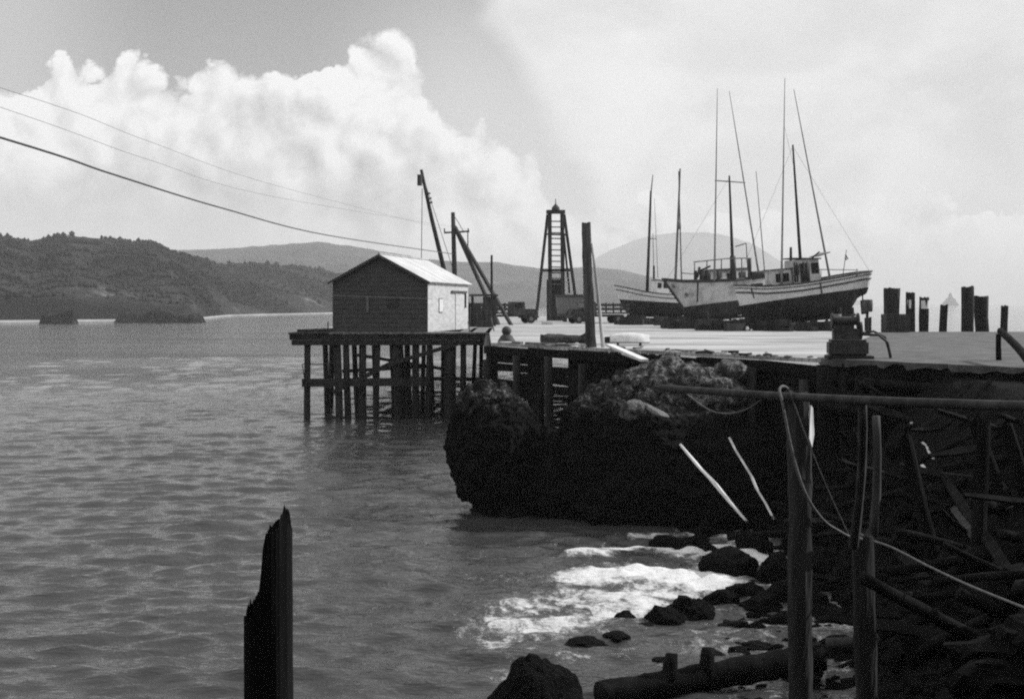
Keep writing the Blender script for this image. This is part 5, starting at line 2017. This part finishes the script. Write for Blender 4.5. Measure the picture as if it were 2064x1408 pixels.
def plank_between(name, a, b, w, t, m, label, group=None, cat='plank', up=Vector((0, -1, 0)), r=rng, spear=False):
    """worn plank with torn ends"""
    bm = bmesh.new()
    a, b = Vector(a), Vector(b)
    x, y, z = frame(a, b, up)
    n = 7
    rings = []
    L = (b - a).length
    for i in range(n):
        f = i / (n - 1)
        k = 1.0 if 0 < i < n - 1 else r.uniform(0.25, 0.7)
        c = a.lerp(b, f) + y * (math.sin(f * 3.1) * 0.01 * L) * r.uniform(-1, 1)
        sh = x * r.uniform(-.1, .1) * w
        if spear:
            k = 0.12 + 0.88 * math.sin(math.pi * (0.05 + 0.9 * f)) ** 1.3
        ww = w * k * r.uniform(0.88, 1.05)
        rings.append([bm.verts.new(c + sh + x * (sx * ww) + y * (sy * t)) for sx, sy in ((-.5, -.5), (.5, -.5), (.5, .5), (-.5, .5))])
    for i in range(n - 1):
        for j in range(4):
            bm.faces.new((rings[i][j], rings[i][(j + 1) % 4], rings[i + 1][(j + 1) % 4], rings[i + 1][j]))
    bm.faces.new(list(reversed(rings[0])))
    bm.faces.new(rings[-1])
    o = obj(name, bm_mesh(name, bm), M[m])
    tag(o, label, cat, group)
    return o


# planks below the rubble heap, sunlight put into their pale colour
plank_between('plank', W(1372, 896, 40.6), W(1503, 1048, 38.0), 0.55, 0.06, 'canvas', 'white plank, coloured as sunlit, leaning down the black rock', up=Vector((1, -0.6, 0.35)), spear=True)
plank_between('plank', W(1470, 882, 40.5), W(1558, 1042, 37.0), 0.26, 0.06, 'pale_wood', 'narrow pale plank leaning beside the white one', up=Vector((1, -0.5, 0.3)))
plank_between('plank', W(1278, 806, 44.2), W(1348, 839, 43.2), 0.14, 0.05, 'pale_wood', 'pale board lying on the lower slope of the rubble heap')
plank_between('plank', W(1288, 812, 44.0), W(1330, 836, 43.4), 0.10, 0.05, 'grey_wood', 'short grey board lying under the pale board on the rubble heap')
big_rock('pale_rock', [(1275, 828, 43.9, 26, 22, 0.4), (1292, 862, 43.9, 9, 24, 0.3)], M['rubble'], 'pale jutting rock on the lower edge of the rubble heap', sub=3, rough=0.06)
# inverted V of timbers, coloured pale to look sunlit, and neighbours
def G(px, py, out=0.10):
    """point just proud of the bank along a line of sight"""
    return W(px, py, hit_ground(px, py).y - out)


vt = G(1837, 850, 0.35)
plank_between('timber', vt, W(1838, 910, vt.y), 0.13, 0.08, 'pale_wood', 'short upright pale timber meeting a slanting one on the bank', up=Vector((1, -.3, 0)), cat='timber')
plank_between('timber', W(1840, 860, vt.y - 0.1), G(1882, 924), 0.09, 0.06, 'pale_wood', 'slanting pale timber meeting the short upright one on the bank', up=Vector((1, -.3, .5)), cat='timber')
plank_between('timber', G(1858, 938), G(1882, 968), 0.18, 0.08, 'pale_wood', 'broad pale chunk of wood below the slanting pale timber', up=Vector((1, -.3, .4)), cat='timber')
plank_between('timber', G(2022, 1032), G(2085, 1004), 0.09, 0.06, 'worn_wood', 'grey board end jutting out above the sloping rope', cat='timber')
o = obj('pole', log_mesh('pole', W(1738, 806, 18.08), W(1720, 1100, 20.25), 0.06, 0.075, bow=0.02, jit=0.12), M['worn_wood'])
tag(o, 'grey pole leaning against the back of the broken stump', 'pole')
o = obj('pole', log_mesh('pole', W(1766, 838, 25.0), W(1760, 1080, 25.0), 0.08, 0.09, bow=0.02, jit=0.12), M['worn_wood'])
tag(o, 'short upright grey pole behind the stump on the bank', 'pole')
for k, (a, b, w_, m_, lab) in enumerate((
        ((1895, 948, 22.0), (2060, 1192, 18.0), 0.20, 'black_wood', 'long dark plank sliding down the bank under the sloping rope'),
        ((1912, 1012, 21.2), (2004, 1136, 19.0), 0.17, 'worn_wood', 'grey plank lying along the lower side of the long dark one'),
        ((1945, 1000, 20.6), (1975, 1048, 20.0), 0.30, 'worn_wood', 'wide short grey board on top of the long dark plank'),
        ((1960, 1030, 20.5), (2090, 965, 18.6), 0.12, 'black_wood', 'narrow dark board pointing up the bank from the wide grey one'),
        ((2000, 1000, 20.0), (2080, 940, 19.0), 0.12, 'black_wood', 'thin dark board lying above the narrow one on the bank'),
        ((1800, 1100, 20.5), (1880, 1180, 19.5), 0.26, 'black_wood', 'dark plank end under the start of the sloping rope'))):
    plank_between('plank', G(*a[:2]), G(*b[:2]), w_, 0.07, m_, lab, up=Vector((-0.6, -0.5, 0.62)))

# rocks of the bank
rk = random.Random(51)
for i in range(110):
    px, py = rk.uniform(1600, 2100), rk.uniform(860, 1420)
    g0 = hit_ground(px, py)
    if g0.z < 0.05 or g0.y > 45:
        continue
    s = rk.uniform(0.15, 0.55)
    boulder('boulder', g0, (s, s * rk.uniform(.7, 1), s * rk.uniform(.5, .8)), 60 + i * 1.3, 'black rock bedded in the steep bank under the wreckage', M['bank'], 'rocks bedded in the bank', 2, 0.5)
# log at the waterline
l0, l1 = on_z(1205, 1398, 0.18), on_z(1655, 1322, 0.55)
lgw = thing('drift_log', 'heavy black drift log lying along the water edge with broken stubs', 'log', l0)
obj('trunk', log_mesh('trunk', (0, 0, 0), l1 - l0, 0.23, 0.29, 18, 34, 0.025, 0.10), M['black_wood'], lgw)
for px, py in ((1345, 1352), (1418, 1338)):
    t = (px - 1205) / 450
    base = (l1 - l0) * t
    obj('stub', log_mesh('stub', base, base + Vector((0.05, 0.1, 0.52)), 0.17, 0.12, 10, 4, 0, 0.15), M['black_wood'], lgw)

rd = random.Random(31)
KINDS = [('dark broken timber in the heap of wharf wreckage on the bank', 'broken timbers of the wrecked wharf on the bank'),
         ('dark squared beam tumbled among the wharf wreckage on the bank', 'tumbled beams of the wrecked wharf on the bank'),
         ('dark leaning pile left standing in the wharf wreckage', 'leaning piles left in the wharf wreckage')]
n_done = 0
for i in range(90):
    px, py = rd.uniform(1560, 2090), rd.uniform(830, 1330)
    g0 = hit_ground(px, py)
    if g0.z < 0.15 or g0.y > 46:
        continue
    kind = rd.choice((0, 0, 0, 1, 1, 2))
    if kind == 2:
        ln = rd.uniform(1.6, 3.2)
        dv = Vector((rd.uniform(-.35, .15), rd.uniform(-.2, .2), 1)).normalized()
        top = g0 + dv * ln
        if top.z > DECK - 0.4:
            top = g0 + dv * max(0.8, (DECK - 0.4 - g0.z))
        o = obj('pile', ragged_log('pile', g0 - dv * 0.6, top, 0.16, 0.13, rd, 14, 6, 0.15), M['black_wood'])
        cat = 'pile'
    else:
        ln = rd.uniform(1.4, 4.2)
        a_ = rd.uniform(-1.1, 0.9) + (math.pi if rd.random() < .35 else 0)
        dv = Vector((-math.cos(a_) * .8, math.sin(a_) * .7, rd.uniform(-.35, .55))).normalized()
        mid = g0 + Vector((0, 0, rd.uniform(0.02, 0.35)))
        a, b = mid - dv * ln / 2, mid + dv * ln / 2
        for q in (a, b):
            if q.z > DECK - 0.3:
                q.z = DECK - 0.3
        if kind == 0:
            o = obj('timber', log_mesh('timber', a, b, rd.uniform(0.04, 0.14), None, 10, 9, 0.035, 0.16, rd), M['black_wood' if rd.random() < .93 else 'dark_wood'])
            cat = 'timber'
        else:
            o = plank_between('beam', a, b, rd.uniform(.08, .28), rd.uniform(.04, .14), 'black_wood' if rd.random() < .85 else 'dark_wood', KINDS[kind][0],
                              up=Vector((rd.uniform(-.5, .5), -.5, rd.uniform(.3, 1))).normalized(), r=rd)
            cat = 'beam'
    tag(o, KINDS[kind][0], cat, KINDS[kind][1])
    n_done += 1

# stones under the lip of the yard, some catching the sun
for i in range(26):
    px = rr.uniform(1660, 2050)
    py = 742 + rr.uniform(0, 45)
    t = (px - 1660) / 400
    p = on_z(px, 728 + 12 * t, DECK - 0.3)
    p = Vector((p.x - 0.35, p.y - 0.5, DECK - 0.35 - (py - 742) / F * p.y))
    o = obj('stone', stone_me[i % 4], M['rubble'])
    s = rr.uniform(0.10, 0.26)
    o.scale = (s, s, s * 0.8)
    o.location = p
    o.rotation_euler = (rr.uniform(0, 6), rr.uniform(0, 6), rr.uniform(0, 6))
    tag(o, 'grey stone lodged under the crumbling lip of the gravel yard', 'stone', 'stones under the lip of the gravel yard')
for i in range(26):
    t = rr.uniform(0.55, 1.0)
    p = edge_pt(t, rr.uniform(-.5, .0), DECK)
    o = obj('stone', stone_me[i % 4], M['rubble'])
    s = rr.uniform(0.05, 0.12)
    o.scale = (s, s, s * 0.7)
    o.location = p
    tag(o, 'small grey stone lying loose on the wharf edge', 'stone', 'small stones on the wharf edge')

# ------------------------------------------------------------------ overhead wires and their pole by the camera side
up_base = Vector((-16.5, 3.0, float(ground_z(np.array([-16.5]), np.array([3.0]))[0]) - 0.5))
ut = thing('utility_pole', 'wooden utility pole with a crossarm on the near shore', 'pole', up_base)
obj('shaft', log_mesh('shaft', (0, 0, 0), (0, 0, 13.2 - up_base.z), 0.16, 0.11, 12, 8, 0.002, 0.02), M['dark_wood'], ut)
beam_part('crossarm', (-1.2, 0, 12.6 - up_base.z), (1.2, 0, 12.6 - up_base.z), 0.10, 0.12, M['dark_wood'], ut)


def wire(a, b, mids, rad, label):
    pts = [a] + mids + [b]
    out = []
    n = len(pts)
    for i in range(n - 1):
        p0, p1, p2, p3 = pts[max(i - 1, 0)], pts[i], pts[i + 1], pts[min(i + 2, n - 1)]
        for k in range(8):
            t = k / 8
            out.append(0.5 * (2 * p1 + (p2 - p0) * t + (2 * p0 - 5 * p1 + 4 * p2 - p3) * t * t + (3 * p1 - p0 - 3 * p2 + p3) * t ** 3))
    out.append(pts[-1])
    o = obj('overhead_wire', tube_mesh('overhead_wire', out, rad, 6), M['wire'])
    tag(o, label, 'wire')


wire(Vector((-16.5, 3.1, 12.4)), W(915, 512, DD), [W(0, 277, 36), W(230, 352, 46), W(450, 420, 62), W(660, 474, 84)], 0.036, 'thick black cable slung low across the sky to the derrick mast')
wire(Vector((-17.3, 3.0, 12.7)), W(896, 462, DD), [W(0, 177, 34), W(300, 285, 48), W(560, 375, 68)], 0.0065, 'thin uppermost wire running to one end of the derrick crossarm')
wire(Vector((-15.7, 3.0, 12.7)), W(944, 462, DD), [W(0, 216, 35), W(300, 322, 49), W(560, 398, 70)], 0.0065, 'thin middle wire running to the other end of the derrick crossarm')
wire(Vector((-16.5, 3.1, 8.6)), W(870, 602, 84.2), [W(0, 541, 36), W(250, 565, 46), W(500, 588, 62)], 0.013, 'thin low wire passing before the hillside to the shed corner')

# blocking timbers, drums and boxes stowed under and between the boats
rb = random.Random(77)
for i in range(64):
    px = rb.uniform(1235, 1690)
    if px > 1345 and i % 4:
        d = rb.uniform(86.5, 90.5) + max(0, 1470 - px) / 125 * 10
    else:
        d = rb.uniform(92, 116) if px > 1450 else rb.uniform(108, 130)
    x = (px - 1032) / F * d
    a_ = rb.uniform(0, 3.14)
    ln, w_, h_ = rb.uniform(0.8, 2.6), rb.uniform(.25, .5), rb.uniform(.22, .85)
    bm = bmesh.new()
    nl = max(1, int(h_ / 0.27))
    for q in range(nl):
        add_box(bm, (rb.uniform(-.15, .15), rb.uniform(-.04, .04), (q + .5) * h_ / nl), (ln * rb.uniform(.8, 1), w_ * rb.uniform(.85, 1), h_ / nl - 0.004), Matrix.Rotation(rb.uniform(-.12, .12), 3, 'Z'))
    o = obj('blocking_timber', bm_mesh('blocking_timber', bm), M['creosote'])
    o.location = (x, d, DECK + 0.003)
    o.rotation_euler = (0, 0, a_)
    tag(o, 'dark blocking timber stowed on the deck under the boats', 'timber', 'blocking timbers stowed under the boats')
for k, (px, py, lab) in enumerate(((1503, 664, 'small white float lying in the shadow under the boats'), (1268, 645, 'pale post standing below the low boat with the pointed bow'))):
    p = on_z(px, py + 3, DECK)
    if k == 0:
        o = boulder('float', p + Vector((0, 0, 0.16)), (0.26, 0.18, 0.18), 40.0, lab, M['canvas'], sub=3, rough=0.06, cat='float')
    else:
        o = obj('post', log_mesh('post', p, p + Vector((-0.15, 0, 1.0)), 0.09, 0.07), M['canvas'])
        tag(o, lab, 'post')
# scraps of driftwood and rope along the broken wharf edge
for i in range(30):
    t = rb.random()
    p = edge_pt(t, rb.uniform(-.7, 0.05), DECK + 0.03)
    a_ = rb.uniform(0, 6.28)
    dv = Vector((math.cos(a_), math.sin(a_), rb.uniform(0, .12)))
    o = obj('driftwood', log_mesh('driftwood', p, p + dv * rb.uniform(.3, 1.1), rb.uniform(.025, .06), None, 7, 5, 0.03, 0.15, rb), M[rb.choice(('grey_wood', 'pale_wood', 'worn_wood', 'black_wood'))])
    tag(o, 'scrap of driftwood lying along the broken wharf edge', 'driftwood', 'driftwood scraps on the wharf edge')
